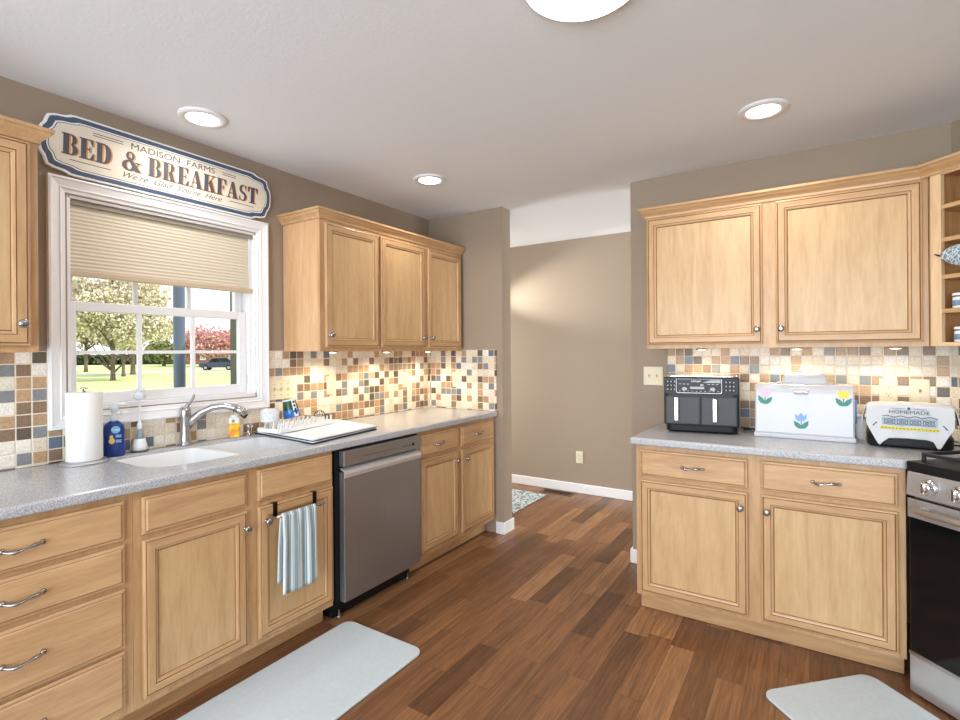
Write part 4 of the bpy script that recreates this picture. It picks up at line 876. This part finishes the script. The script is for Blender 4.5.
nz = N.new('ShaderNodeTexNoise'); nz.inputs['Scale'].default_value = 600; bp = N.new('ShaderNodeBump'); bp.inputs['Strength'].default_value = 0.5; bp.inputs['Distance'].default_value = 0.002; nt.links.new(tc.outputs['Object'], nz.inputs['Vector']); nt.links.new(nz.outputs['Fac'], bp.inputs['Height']); nt.links.new(bp.outputs[0], bb.inputs['Normal'])
b = MB(); nu, nv = 40, 40
def towel(u, v):
    # v: 0 back bottom .. 1 front bottom over the bar
    y = 1.396 + 0.180 * u; L1, L2 = 0.300, 0.338; s_ = v * (L1 + L2 + 0.03)
    wv = 0.5 + 0.5 * math.sin(u * 17 + 0.6)
    if s_ < L1: h = L1 - s_; x = -1.9525 - 0.010 * min(1, h / 0.15) - 0.004 * (h / L1) * wv; z = 0.652 - h; y -= 0.006 * (h / L1)
    elif s_ < L1 + 0.03: a = (s_ - L1) / 0.03 * PI; x = -1.945 - 0.0085 * math.cos(a); z = 0.652 + 0.0085 * math.sin(a)
    else: h = s_ - L1 - 0.03; x = -1.9365 + 0.010 * min(1, h / 0.1) * wv; z = 0.652 - h - 0.008 * math.sin(u * PI) * (h / L2); y -= 0.006 * (h / L2) * (1 - 2 * u)
    return (x, y, z)
b.grid(towel, nu, nv); o = b.build('dish_towel', TW, solid=0.003); tag(o, 'teal grey and white striped towel hanging from the towel bar', 'towel')
uv = o.data.uv_layers.new(name='uv')
for p in o.data.polygons:
    for li in p.loop_indices:
        vi = o.data.loops[li].vertex_index; uv.data[li].uv = ((vi % (nu + 1)) / nu, (vi // (nu + 1)) / nv)

# ================================================================ things on the right counter
# dual basket air fryer
af = tag(empty('air_fryer', (-0.690, 2.905, ZC + 0.0005), 8), 'dark grey two-basket air fryer with silver handles on the right counter', 'air fryer')
GR = simple('gunmetal_plastic', srgb(50, 51, 55), 0.4, 0.0, 0.25); GR2 = simple('gunmetal_lighter', srgb(76, 77, 81), 0.4, 0.0, 0.25)
W = 0.374
b = MB(); b.prism(rrect(0.012, 0.018, W - 0.012, 0.30, 0.03, 5), 0.006, 0.045, 'xy'); b.build('base', BLACK, af, bevel=0.006)
b = MB(); b.prism(rrect(0, 0.0, W, 0.315, 0.035, 6), 0.040, 0.300, 'xy'); b.build('housing', GR, af, bevel=0.008, seg=3)
b = MB(); b.prism(rrect(0.006, 0.004, W - 0.006, 0.31, 0.035, 6), 0.3005, 0.308, 'xy'); b.build('lid_rim', simple('silver_lid', (0.75, 0.75, 0.76), 0.25, 0.9), af, bevel=0.003)
for x0, x1, hx in ((0.012, 0.1865, 0.068), (0.1885, W - 0.012, 0.256)):
    b = MB(); b.box(x0, -0.010, 0.046, x1, 0.01, 0.198); d_ = b.build('basket_drawer', GR2, af, bevel=0.008, seg=3)
    b = MB(); b.prism([(-0.010, 0.070), (-0.034, 0.066), (-0.034, 0.190), (-0.010, 0.194)], hx - 0.012, hx + 0.012, 'yz'); b.build('handle', simple('bright_silver', (0.85, 0.85, 0.86), 0.18, 1.0) if hx < 0.1 else bpy.data.materials['bright_silver'], d_, bevel=0.005)
b = MB(); b.prism(rrect(0.008, 0.212, W - 0.008, 0.296, 0.01, 4), -0.004, 0.01, 'xz'); pn = b.build('control_panel', simple('panel_dark', srgb(40, 41, 45), 0.35, 0.0, 0.25), af)
b = MB(); o_ = [(0.071, 0.2155), (0.284, 0.2155), (0.290, 0.221), (0.290, 0.291), (0.066, 0.291), (0.066, 0.221)]; b.prism(o_, -0.0055, -0.004, 'xz'); b.build('display_border', simple('dull_silver', (0.5, 0.5, 0.52), 0.35, 0.5), pn)
b = MB(); b.prism([(0.073, 0.218), (0.282, 0.218), (0.288, 0.223), (0.288, 0.290), (0.068, 0.290), (0.068, 0.223)], -0.0062, -0.0055, 'xz'); b.build('display', simple('display_black', (0.012, 0.013, 0.016), 0.3, 0.0, 0.25), pn)
o = text_mesh('NINJA', 'display_lettering', WHITEP, 0.013, pn, sx=1.4); o.location = (0.166, -0.0066, 0.279); o.rotation_euler = (PI / 2, 0, 0)
b = MB(); b.prism([(0.196, 0.272), (0.236, 0.286), (0.284, 0.286), (0.284, 0.272)], -0.0068, -0.0062, 'xz'); b.box(0.136, -0.0068, 0.238, 0.206, -0.0062, 0.250); b.box(0.186, -0.0068, 0.254, 0.202, -0.0062, 0.264)
for cx in (0.108, 0.246):
    b.lathe([(0.013, 0), (0.013, 0.0004)], (cx, -0.0062, 0.238), 'y', 18, sy=0.7)
for i in range(10): b.box(0.080 + i * 0.021, -0.0068, 0.225, 0.088 + i * 0.021, -0.0062, 0.228)
for i in range(3): b.box(0.080 + i * 0.02, -0.0068, 0.262, 0.092 + i * 0.02, -0.0062, 0.266); b.box(0.222 + i * 0.02, -0.0068, 0.262, 0.234 + i * 0.02, -0.0062, 0.266)
b.build('display_icons', simple('display_icon_white', srgb(176, 180, 186), 0.5), pn)
for sx0 in (0.012, 0.300):
    b = MB()
    for i in range(3):
        for j in range(3):
            if i == 2 and sx0 > 0.2 and False: continue
            b.box(sx0 + 0.004 + i * 0.0175, -0.0048, 0.226 + j * 0.021, sx0 + 0.018 + i * 0.0175, -0.004, 0.242 + j * 0.021)
    k_ = b.build('function_buttons', BLACK, pn)
    b = MB()
    for i in range(3):
        for j in range(3): b.box(sx0 + 0.008 + i * 0.0175, -0.0052, 0.230 + j * 0.021, sx0 + 0.014 + i * 0.0175, -0.0048, 0.236 + j * 0.021 + 0.002)
    b.build('button_icons', bpy.data.materials['display_icon_white'], k_)
for x in (0.06, 0.31):
    b = MB(); b.lathe([(0.014, 0), (0.014, 0.008)], (x, 0.06, 0), n=14); b.build('foot', BLACK, af)

# bread box with tulips
bx = tag(empty('bread_box', (-0.259, 3.0, ZC + 0.0005)), 'white metal bread box with three tulip decals on the right counter', 'bread box')
ENM = simple('white_enamel', srgb(203, 205, 211), 0.28); W = 0.427; H = 0.268
b = MB(); b.prism([(0.0, 0.0), (0.22, 0.0), (0.22, H - 0.012), (0.205, H), (0.03, H), (0.016, H - 0.008), (0.008, H - 0.03)], 0.004, W - 0.004, 'yz'); b.build('box', ENM, bx, bevel=0.006, seg=3)
b = MB(); b.prism([(-0.006, 0.026), (-0.001, 0.026), (0.008, H - 0.028), (0.020, H - 0.006), (0.016, H - 0.002), (0.004, H - 0.020), (0.0, H - 0.04)], 0.010, W - 0.010, 'yz'); b.build('front_door', ENM, bx, bevel=0.002)
b = MB(); b.box(0.0, -0.010, 0.0, W, 0.003, 0.022); b.build('bottom_rail', ENM, bx, bevel=0.003)
b = MB(); b.lathe([(0.003, 0), (0.003, 0.003)], (0.07, -0.010, 0.011), 'y', 8); b.lathe([(0.003, 0), (0.003, 0.003)], (W - 0.08, -0.010, 0.011), 'y', 8); b.build('rivets', NICKEL, bx)
b = MB(); b.grid(lambda u, v: (0.207 + 0.030 * math.cos(PI * u) * (1 - 0.0 * v), -0.004 - 0.020 * math.sin(PI * u) * math.sin(PI * v) + 0.004 * v, 0.222 + 0.018 * v - 0.0 * u), 14, 6)
b.tube([(0.207 + 0.034 * math.cos(PI * k / 10), -0.005 - 0.016 * math.sin(PI * k / 10), 0.244 - 0.004 * math.sin(PI * k / 10)) for k in range(11)], 0.003, 6); b.build('door_pull', ENM, bx)
def tulip(cx, cz, col, sc=1.0, tilt=0.0):
    t_e = empty('tulip_decal', (cx, -0.0062 + 0.045 * (cz - 0.026) * 0.0, cz)); t_e.parent = bx; t_e.rotation_euler = (math.radians(-1.6), math.radians(tilt), 0)
    fl = [(-0.022, 0.030), (-0.020, 0.006), (-0.010, -0.004), (0.010, -0.004), (0.020, 0.006), (0.022, 0.030), (0.011, 0.018), (0.0, 0.034), (-0.011, 0.018)]
    b = MB(); b.prism([(x * sc, z * sc + 0.002) for x, z in fl], -0.0012, 0.0005, 'xz'); b.build('flower', col, t_e)
    lf = [(-0.028, 0.004), (-0.026, -0.016), (-0.014, -0.030), (0.0, -0.032), (0.014, -0.030), (0.026, -0.016), (0.028, 0.004), (0.010, -0.006), (0.002, -0.016), (0.002, 0.0), (-0.002, 0.0), (-0.002, -0.016), (-0.010, -0.006)]
    b = MB(); b.prism([(x * sc, z * sc - 0.004) for x, z in lf], -0.0008, 0.0005, 'xz'); b.build('leaves', TEAL, t_e)
TEAL = simple('decal_teal_green', srgb(18, 126, 112), 0.4)
tulip(0.052, 0.208, simple('decal_pink', srgb(226, 190, 214), 0.4), 1.15, 6); tulip(0.380, 0.212, simple('decal_yellow', srgb(248, 210, 40), 0.4), 1.15); tulip(0.207, 0.092, simple('decal_blue', srgb(120, 160, 220), 0.4), 1.12, -2)
for e_ in bx.children:
    if e_.name.startswith('tulip'): e_.location.y = -0.0062 + max(0, (e_.location.z - 0.026)) * 0.030
b = MB(); b.tube([(W + 0.002, 0.03 + 0.0, 0.09), (W + 0.003, 0.03, 0.20)], 0.004, 6); b.box(W - 0.004, 0.02, 0.10, W + 0.0005, 0.06, 0.20); b.build('side_decal', simple('decal_side_blue', srgb(90, 130, 190), 0.4), bx)
# butter dish on top
bd = tag(empty('butter_dish', (-0.038, 3.105, ZC + H + 0.001)), 'white covered butter dish sitting on top of the bread box', 'butter dish')
b = MB(); b.prism(rrect(-0.125, -0.05, 0.125, 0.05, 0.015, 4), 0.0, 0.008, 'xy'); b.build('tray', ENM, bd, bevel=0.003)
b = MB(); L_ = [rrect(-0.098, -0.040, 0.098, 0.040, 0.012, 4), rrect(-0.095, -0.038, 0.095, 0.038, 0.014, 4), rrect(-0.085, -0.030, 0.085, 0.030, 0.014, 4), rrect(-0.070, -0.020, 0.070, 0.020, 0.012, 4)]
zz = [0.0085, 0.035, 0.052, 0.058]; n = len(L_[0]); vs = [(p[0], p[1], z) for l, z in zip(L_, zz) for p in l]
b.add(vs, [(j * n + k, j * n + (k + 1) % n, (j + 1) * n + (k + 1) % n, (j + 1) * n + k) for j in range(3) for k in range(n)], 0, True); b.add(vs[-n:], [tuple(range(n))]); b.add(vs[:n], [tuple(range(n))]); cvr = b.build('cover', ENM, bd)
b = MB(); b.tube([(0.026 * math.cos(a), 0, 0.056 + 0.024 * math.sin(a)) for a in [k * PI / 12 for k in range(13)]], 0.004, 8); b.build('loop_handle', ENM, cvr)

# toaster and cloth
ts = tag(empty('toaster', (0.3625, 3.02, ZC + 0.0005), -6), 'long black toaster mostly hidden under a printed white cloth', 'toaster')
b = MB(); b.prism(rrect(-0.150, -0.085, 0.150, 0.085, 0.045, 8), 0.004, 0.060, 'xy'); b.build('base', BLACK, ts, bevel=0.01, seg=3)
b = MB(); b.prism(rrect(-0.138, -0.075, 0.138, 0.075, 0.04, 8), 0.058, 0.190, 'xy'); b.build('shell', simple('toaster_black', (0.012, 0.012, 0.013), 0.3, 0.0, 0.3), ts, bevel=0.018, seg=3)
b = MB(); b.box(-0.115, -0.036, 0.1885, 0.115, -0.018, 0.1915); b.box(-0.115, 0.018, 0.1885, 0.115, 0.036, 0.1915); b.build('slots', IRON, ts)
CL = simple('white_cotton_cloth', srgb(212, 214, 218), 0.9)
cl = tag(empty('tea_towel', (0.3625, 3.02, ZC), -6), 'white printed tea towel with grey border and yellow stripe draped over the toaster', 'tea towel')
def zlow(x):
    k = [(-0.165, 0.118), (-0.150, 0.105), (-0.115, 0.030), (-0.103, 0.010), (-0.092, 0.026), (-0.07, 0.046), (0, 0.050), (0.06, 0.048), (0.082, 0.042), (0.094, 0.012), (0.104, 0.014), (0.125, 0.060), (0.150, 0.105), (0.165, 0.118)]
    for (a, za), (c, zc_) in zip(k, k[1:]):
        if a <= x <= c: return za + (zc_ - za) * (x - a) / (c - a)
    return 0.118
def clothf(u, v):
    x = -0.150 + 0.300 * u; ex = abs(2 * u - 1)
    top = 0.2 - 0.010 * ex ** 4
    if v < 0.4: t = v / 0.4; y = 0.075 - 0.157 * t; z = top - 0.004 * abs(2 * t - 1) ** 4
    elif v < 0.45: t = (v - 0.4) / 0.05; y = -0.082 - 0.011 * math.sin(t * PI / 2); z = top - 0.004 - 0.010 * (1 - math.cos(t * PI / 2))
    else:
        t = (v - 0.45) / 0.55; z0_ = top - 0.014; z = z0_ + (zlow(x) - z0_) * t; y = -0.093 - 0.008 * t + 0.004 * math.sin(u * 20) * t
    return (x, y, z)
b = MB(); b.grid(clothf, 56, 40)
for s_ in (-1, 1):
    b.grid(lambda u, v: (s_ * (0.150 + 0.014 * math.sin(v * PI / 2) + 0.003 * math.sin(u * 9)), 0.075 - 0.168 * u, 0.186 - v * (0.050 + 0.030 * u)), 14, 8)
b.build('fabric', CL, cl, solid=0.0022)
PR = simple('print_slate', srgb(92, 98, 112), 0.8); PY = simple('print_yellow', srgb(226, 206, 60), 0.8); PB = simple('print_pale_blue', srgb(176, 190, 206), 0.8)
yf = -0.1045
o = text_mesh('HOMEMADE', 'printed_lettering', PR, 0.022, cl, offset=0.0, sx=1.15); o.location = (0.0, yf + 0.0045, 0.164); o.rotation_euler = (PI / 2 - 0.06, 0, 0)
b = MB(); b.box(-0.06, yf + 0.003, 0.1795, -0.014, yf + 0.008, 0.1805); b.box(0.014, yf + 0.003, 0.1795, 0.06, yf + 0.008, 0.1805); b.lathe([(0.006, 0), (0.006, 0.002)], (0, yf + 0.007, 0.181), 'y', 10)
for i in range(22):
    x = -0.092 + i * 0.0085; z = 0.143 + 0.003 * math.sin(i * 1.1); b.box(x, yf - 0.0005, z, x + 0.0085, yf + 0.003, z + 0.003)
for cx in (-0.066, -0.022, 0.022, 0.066):
    pts = [(cx + 0.019 * math.cos(k * PI / 6), yf + 0.0, 0.121 + 0.013 * math.sin(k * PI / 6)) for k in range(13)]; b.tube(pts, 0.0011, 4)
    pts = [(cx + 0.010 * math.cos(k * PI / 6), yf + 0.0, 0.121 + 0.007 * math.sin(k * PI / 6)) for k in range(13)]; b.tube(pts, 0.0011, 4)
    b.tube([(cx - 0.022, yf, 0.134), (cx, yf, 0.121), (cx + 0.022, yf, 0.134)], 0.0009, 4); b.tube([(cx - 0.022, yf, 0.108), (cx, yf, 0.121), (cx + 0.022, yf, 0.108)], 0.0009, 4)
for sx0 in (-1, 1): b.tube([(sx0 * 0.112, yf, 0.115), (sx0 * 0.126, yf, 0.098)], 0.0022, 5)
b.build('printed_border', PR, cl)
b = MB(); b.box(-0.094, yf + 0.0012, 0.106, 0.094, yf + 0.003, 0.138); b.build('printed_blue_ground', PB, cl)
b = MB(); b.box(-0.100, yf - 0.001, 0.0875, 0.100, yf + 0.002, 0.0975); b.build('printed_yellow_stripe', PY, cl)
b = MB()
for i in range(16): b.box(-0.094 + i * 0.0125, yf - 0.0015, 0.090, -0.090 + i * 0.0125, yf - 0.0009, 0.095)
b.build('stripe_marks', simple('print_olive', srgb(130, 122, 40), 0.8), cl)
# small white jar between box and toaster
o = tag(empty('white_canister', (0.196, 3.16, ZC + 0.0005)), 'small white canister behind the toaster beside the bread box', 'canister')
b = MB(); b.lathe([(0.019, 0), (0.020, 0.004), (0.026, 0.095), (0.026, 0.10), (0.024, 0.104)], n=24); b.build('body', WHITEP, o)
b = MB(); b.lathe([(0.027, 0.1045), (0.027, 0.116), (0.022, 0.120)], n=24); b.build('lid', WHITEP, o)
# jars in the open shelf
def jar(lx, ly, z, label):
    M_ = Matrix.Rotation(math.radians(-45), 4, 'Z'); p = Vector((0.4305, 2.934, 0)) + M_ @ Vector((lx, ly, 0))
    r = tag(empty('spice_jar', (p.x, p.y, z + 0.0005), -45), label, 'jar', 'small jars in the open shelves')
    b = MB(); b.lathe([(0.022, 0), (0.024, 0.003), (0.024, 0.044), (0.020, 0.048)], n=28); b.build('jar', WHITEP, r)
    b = MB(); b.lathe([(0.0245, 0.010), (0.0245, 0.034)], n=28); b.build('label_band', simple('jar_label_blue', srgb(120, 150, 180), 0.5, noise=0.5, nscale=120) if 'jar_label_blue' not in bpy.data.materials else bpy.data.materials['jar_label_blue'], r)
    b = MB(); b.lathe([(0.021, 0.0475), (0.021, 0.052)], n=28); b.build('jar_neck', BLACK, r)
    b = MB(); b.lathe([(0.025, 0.052), (0.025, 0.060), (0.021, 0.064)], n=28); b.build('lid', WHITEP, r)
jar(0.088, 0.035, 1.528, 'small white-lidded jar on the second lowest open shelf')
jar(0.094, 0.035, 1.386, 'small white-lidded jar on the bottom of the open shelves')
# glass leaf dish hooked on the cubby frame
r = tag(empty('glass_dish', (0.4305 + 0.04, 2.934 - 0.10, 1.760), -45), 'pale blue cut-glass leaf dish leaning out of the open shelves', 'dish')
b = MB()
def leaf(u, v):
    L0 = 0.16; x = -0.030 + L0 * u; hgt = 0.043 * math.sin(PI * min(1, u * 0.98 + 0.01)) ** 0.8
    return (x, -0.004 - 0.014 * (1 - (2 * v - 1) ** 2) * math.sin(PI * u), (2 * v - 1) * hgt - 0.012 - 0.02 * u)
b.grid(leaf, 20, 10); GD, nt, bb = new_mat('blue_cut_glass'); N = nt.nodes; vt = N.new('ShaderNodeTexVoronoi'); vt.inputs['Scale'].default_value = 60; vt.feature = 'DISTANCE_TO_EDGE'; rp = N.new('ShaderNodeValToRGB'); rp.color_ramp.elements[0].position = 0.03; rp.color_ramp.elements[0].color = (*srgb(210, 222, 230), 1); rp.color_ramp.elements[1].position = 0.12; rp.color_ramp.elements[1].color = (*srgb(120, 142, 160), 1)
tc = N.new('ShaderNodeTexCoord'); nt.links.new(tc.outputs['Object'], vt.inputs['Vector']); nt.links.new(vt.outputs['Distance'], rp.inputs[0]); nt.links.new(rp.outputs[0], bb.inputs['Base Color']); bb.inputs['Roughness'].default_value = 0.08
b.build('bowl', GD, r, solid=0.003); b = MB(); b.tube([(-0.030, -0.006, -0.012), (-0.042, -0.006, -0.006), (-0.050, -0.004, -0.002)], [0.004, 0.003, 0.002], 8); b.build('stem', DKBRZ, r)
# dark cord along the backsplash
b = MB(); b.tube([(-0.32, 3.14, 0.925), (-0.30, 3.19, 0.921), (-0.27, 3.235, 0.919), (-0.24, 3.262, 0.9185)], 0.004, 8); o = b.build('power_cord', BLACK); tag(o, 'black power cord behind the bread box coming from the air fryer', 'cord')
b = MB(); b.tube([(0.50, 3.12, 0.9185), (0.535, 3.135, 0.9185), (0.58, 3.10, 0.9185), (0.64, 3.06, 0.9185)], 0.004, 8); o = b.build('power_cord', BLACK); tag(o, 'black power cord at the right end of the covered toaster', 'cord')

# ================================================================ outdoors
ZG = -0.85
def outdoor_pt(u, v, z=ZG):
    d = FW + er * ((u - 480) / F_PX) + eu * ((HZ - v) / F_PX); t = (z - CZ) / d.z
    return Vector((d.x * t, d.y * t, z))
GRASS = simple('spring_lawn', srgb(186, 196, 130), 0.95, noise=0.22, nscale=0.35)
b = MB(); b.box(-260, -120, ZG - 0.3, -3.1, 260, ZG); o = b.build('ground', GRASS); struct(o); o['kind'] = 'structure'; o['label'] = 'green lawn outside the window'
def ribbon(name, pa, pb, wd, mat, z, label, cat):
    a, c = Vector(pa), Vector(pb); d = (c - a).normalized(); n_ = Vector((-d.y, d.x, 0)) * wd / 2
    b = MB(); b.prism([((a + n_).x, (a + n_).y), ((c + n_).x, (c + n_).y), ((c - n_).x, (c - n_).y), ((a - n_).x, (a - n_).y)], ZG, z, 'xy'); return tag(b.build(name, mat), label, cat)
o = ribbon('road', (-74, -30, 0), (-62, 80, 0), 5.0, simple('pale_asphalt', srgb(190, 190, 192), 0.9, noise=0.08, nscale=2), ZG + 0.03, 'pale road crossing behind the trees outside', 'road')
o = ribbon('walkway', (-31.0, -10, 0), (-26.5, 40, 0), 4.0, simple('pale_concrete', srgb(214, 210, 204), 0.9, noise=0.05, nscale=3), ZG + 0.03, 'pale concrete walkway nearest the window outside', 'path')
def leafmesh(c, rx, rz, n_, size, seed, droop=0.0):
    rnd = random.Random(seed); b = MB()
    blobs = []
    for i in range(26):
        a = rnd.uniform(0, 2 * PI); e2 = math.asin(rnd.uniform(-0.75, 1)); q = rnd.uniform(0.45, 0.8)
        blobs.append((Vector((rx * q * math.cos(a) * math.cos(e2), rx * q * math.sin(a) * math.cos(e2), rz * q * math.sin(e2))), rx * rnd.uniform(0.22, 0.38)))
    for i in range(n_):
        bc, br_ = rnd.choice(blobs); dv = Vector((rnd.gauss(0, 1), rnd.gauss(0, 1), rnd.gauss(0, 1))).normalized() * br_ * rnd.random() ** 0.4
        p = Vector(c) + bc + dv
        t1 = Vector((rnd.uniform(-1, 1), rnd.uniform(-1, 1), rnd.uniform(-1, 1))).normalized(); t2 = t1.cross(Vector((rnd.uniform(-1, 1), rnd.uniform(-1, 1), rnd.uniform(-1, 1)))).normalized(); s_ = size * rnd.uniform(0.6, 1.3)
        b.add([p + t1 * s_, p + t2 * s_ * 0.7, p - t1 * s_, p - t2 * s_ * 0.7], [(0, 1, 2, 3)])
    return b
def tree(base, h, rx, leafmat, trunkr, label, seed, n_=5000, size=0.16, trunk_h=None, lean=0.0, group='trees outside the window'):
    r = tag(empty('tree', base), label, 'tree', group); rnd = random.Random(seed)
    th_ = trunk_h or h * 0.28; b = MB()
    b.tube([(0, 0, -0.05), (0.0, 0.0, th_ * 0.3), (lean * 0.3, 0, th_), (lean, 0, h * 0.55), (lean, 0, h * 0.8)], [trunkr * 1.3, trunkr, trunkr * 0.9, trunkr * 0.6, trunkr * 0.25], 10)
    for i in range(12):
        a = rnd.uniform(0, 2 * PI); z0_ = rnd.uniform(th_ * 0.9, h * 0.5); q = rx * rnd.uniform(0.5, 0.85)
        b.tube([(lean * 0.3, 0, z0_), (lean * 0.5 + q * 0.4 * math.cos(a), q * 0.4 * math.sin(a), z0_ + h * 0.12), (lean * 0.5 + q * math.cos(a), q * math.sin(a), z0_ + h * rnd.uniform(0.2, 0.35))], [trunkr * 0.45, trunkr * 0.25, trunkr * 0.08], 6)
    b.build('trunk', BARK, r)
    leafmesh((lean * 0.5, 0, (h + th_) / 2), rx, (h - th_) / 2, n_, size, seed + 5).build('foliage', leafmat, r)
    return r
BARK = simple('bark', srgb(112, 98, 86), 0.95, noise=0.2, nscale=8)
def leafm(name, c0, c1):
    m, nt, bb = new_mat(name); N = nt.nodes; g = N.new('ShaderNodeNewGeometry'); rp = N.new('ShaderNodeValToRGB'); rp.color_ramp.elements[0].color = (*c0, 1); rp.color_ramp.elements[1].color = (*c1, 1)
    nt.links.new(g.outputs['Random Per Island'], rp.inputs[0]); nt.links.new(rp.outputs[0], bb.inputs['Base Color']); bb.inputs['Roughness'].default_value = 0.8; return m
YLW = leafm('cream_yellow_blossom', srgb(150, 134, 100), srgb(255, 248, 224)); PNK = leafm('russet_leaves', srgb(150, 92, 88), srgb(240, 190, 184)); GRN = leafm('yellow_green_leaves', srgb(80, 92, 56), srgb(168, 172, 112))
tree(outdoor_pt(113, 380.5), 11.0, 4.8, YLW, 0.20, 'cream-blossomed tree with the thickest trunk, nearest the window outside', 3, 30000, 0.125, 0.5)
tree(outdoor_pt(123.5, 376.5), 8.6, 2.2, YLW, 0.16, 'second cream-blossomed tree close behind the nearest trunk', 9, 6000, 0.14, 1.2)
tree(outdoor_pt(133, 374.5), 12.5, 4.8, YLW, 0.25, 'third cream-blossomed tree further back by the window muntin', 12, 15000, 0.17, 0.9)
tree(outdoor_pt(86, 372), 8.0, 4.0, YLW, 0.2, 'pale blossomed tree far back at the left of the window', 14, 4000, 0.25, 2.6)
tree(outdoor_pt(164, 366), 4.6, 4.2, GRN, 0.3, 'low dark green tree far back just left of the porch post', 15, 4000, 0.3, 0.8)
tree(outdoor_pt(212, 366.5), 6.2, 6.2, PNK, 0.25, 'russet pink tree behind the parked car', 17, 12000, 0.2, 1.5)
hd = empty('hedge', (0, 0, 0)); tag(hd, 'dark green hedge along the far edge of the lawn', 'hedge')
b = MB(); rnd = random.Random(4); A_, B_ = outdoor_pt(60, 365.5), outdoor_pt(176, 364.0)
for i in range(5000):
    p = A_.lerp(B_, rnd.random()) + Vector((rnd.uniform(-1.2, 1.2), rnd.uniform(-1.2, 1.2), rnd.uniform(0, 2.0))); t1 = Vector((rnd.uniform(-1, 1), rnd.uniform(-1, 1), rnd.uniform(-1, 1))).normalized() * 0.45; t2 = t1.cross(Vector((rnd.uniform(-1, 1), rnd.uniform(-1, 1), 1))).normalized() * 0.35
    b.add([p + t1, p + t2, p - t1, p - t2], [(0, 1, 2, 3)])
b.build('foliage', leafm('dark_hedge_leaves', srgb(48, 60, 40), srgb(98, 108, 70)), hd)
# far house
hp = outdoor_pt(212, 364.2); hs = empty('house', hp, math.degrees(math.atan2(RT.y, RT.x))); tag(hs, 'low brown-roofed house behind the russet tree', 'house')
b = MB(); b.box(-8, 0, 0, 9, 7, 2.8); b.build('wall', simple('brick_red_wall', srgb(150, 104, 94), 0.9, noise=0.1, nscale=2), hs)
b = MB(); b.prism([(-0.6, 2.7), (7.6, 2.7), (3.5, 5.6)], -8.6, 9.6, 'yz'); b.build('roof', simple('brown_shingles', srgb(120, 84, 78), 0.9, noise=0.12, nscale=3), hs)
for x in (-6, -2.5, 3.5, 6.5):
    b = MB(); b.box(x, -0.06, 0.9, x + 1.2, 0.0, 2.1); b.build('window', WHITEP, hs)
# parked car
cr = tag(empty('car', outdoor_pt(219, 370.3) + Vector((0, 0, 0.035)), math.degrees(math.atan2(RT.y, RT.x)) + 12), 'dark parked car on the lawn edge seen through the right pane', 'car')
body = [(-2.2, 0.45), (-2.25, 0.85), (-1.9, 0.98), (-1.2, 1.05), (-0.6, 1.62), (1.2, 1.66), (1.9, 1.10), (2.2, 1.0), (2.25, 0.5), (1.9, 0.35), (-1.9, 0.35)]
b = MB(); b.prism(body, -0.85, 0.85, 'xz'); b.build('body', simple('dark_blue_car_paint', srgb(62, 70, 92), 0.25), cr, bevel=0.08, seg=3)
b = MB(); b.prism([(-1.05, 1.08), (-0.55, 1.52), (0.25, 1.55), (0.25, 1.08)], -0.87, 0.87, 'xz'); b.prism([(0.35, 1.08), (0.35, 1.55), (1.15, 1.56), (1.65, 1.10)], -0.87, 0.87, 'xz'); b.build('side_windows', BLACKG, cr)
for x in (-1.4, 1.4):
    for y in (-0.80, 0.80):
        b = MB(); b.lathe([(0.34, -0.1), (0.34, 0.1)], (x, y, 0.345), 'y', 20); w_ = b.build('wheel', BLACK, cr); b = MB(); b.lathe([(0.2, 0.0), (0.19, 0.11 if y < 0 else -0.11)], (x, y, 0.345), 'y', 16); b.build('hub_cap', NICKEL, w_)
# porch post outside the window
b = MB(); pc = Vector((-5.5, 2.752, 0)); b.lathe([(0.075, 0), (0.075, 0.1), (0.056, 0.14), (0.055, 3.2), (0.07, 3.25), (0.07, 3.3)], n=24); o = b.build('porch_post', simple('blue_grey_post', srgb(100, 114, 134), 0.5)); o.location = (pc.x, pc.y, ZG); tag(o, 'round blue-grey porch post standing outside the window', 'post')
bpy.context.view_layer.update()
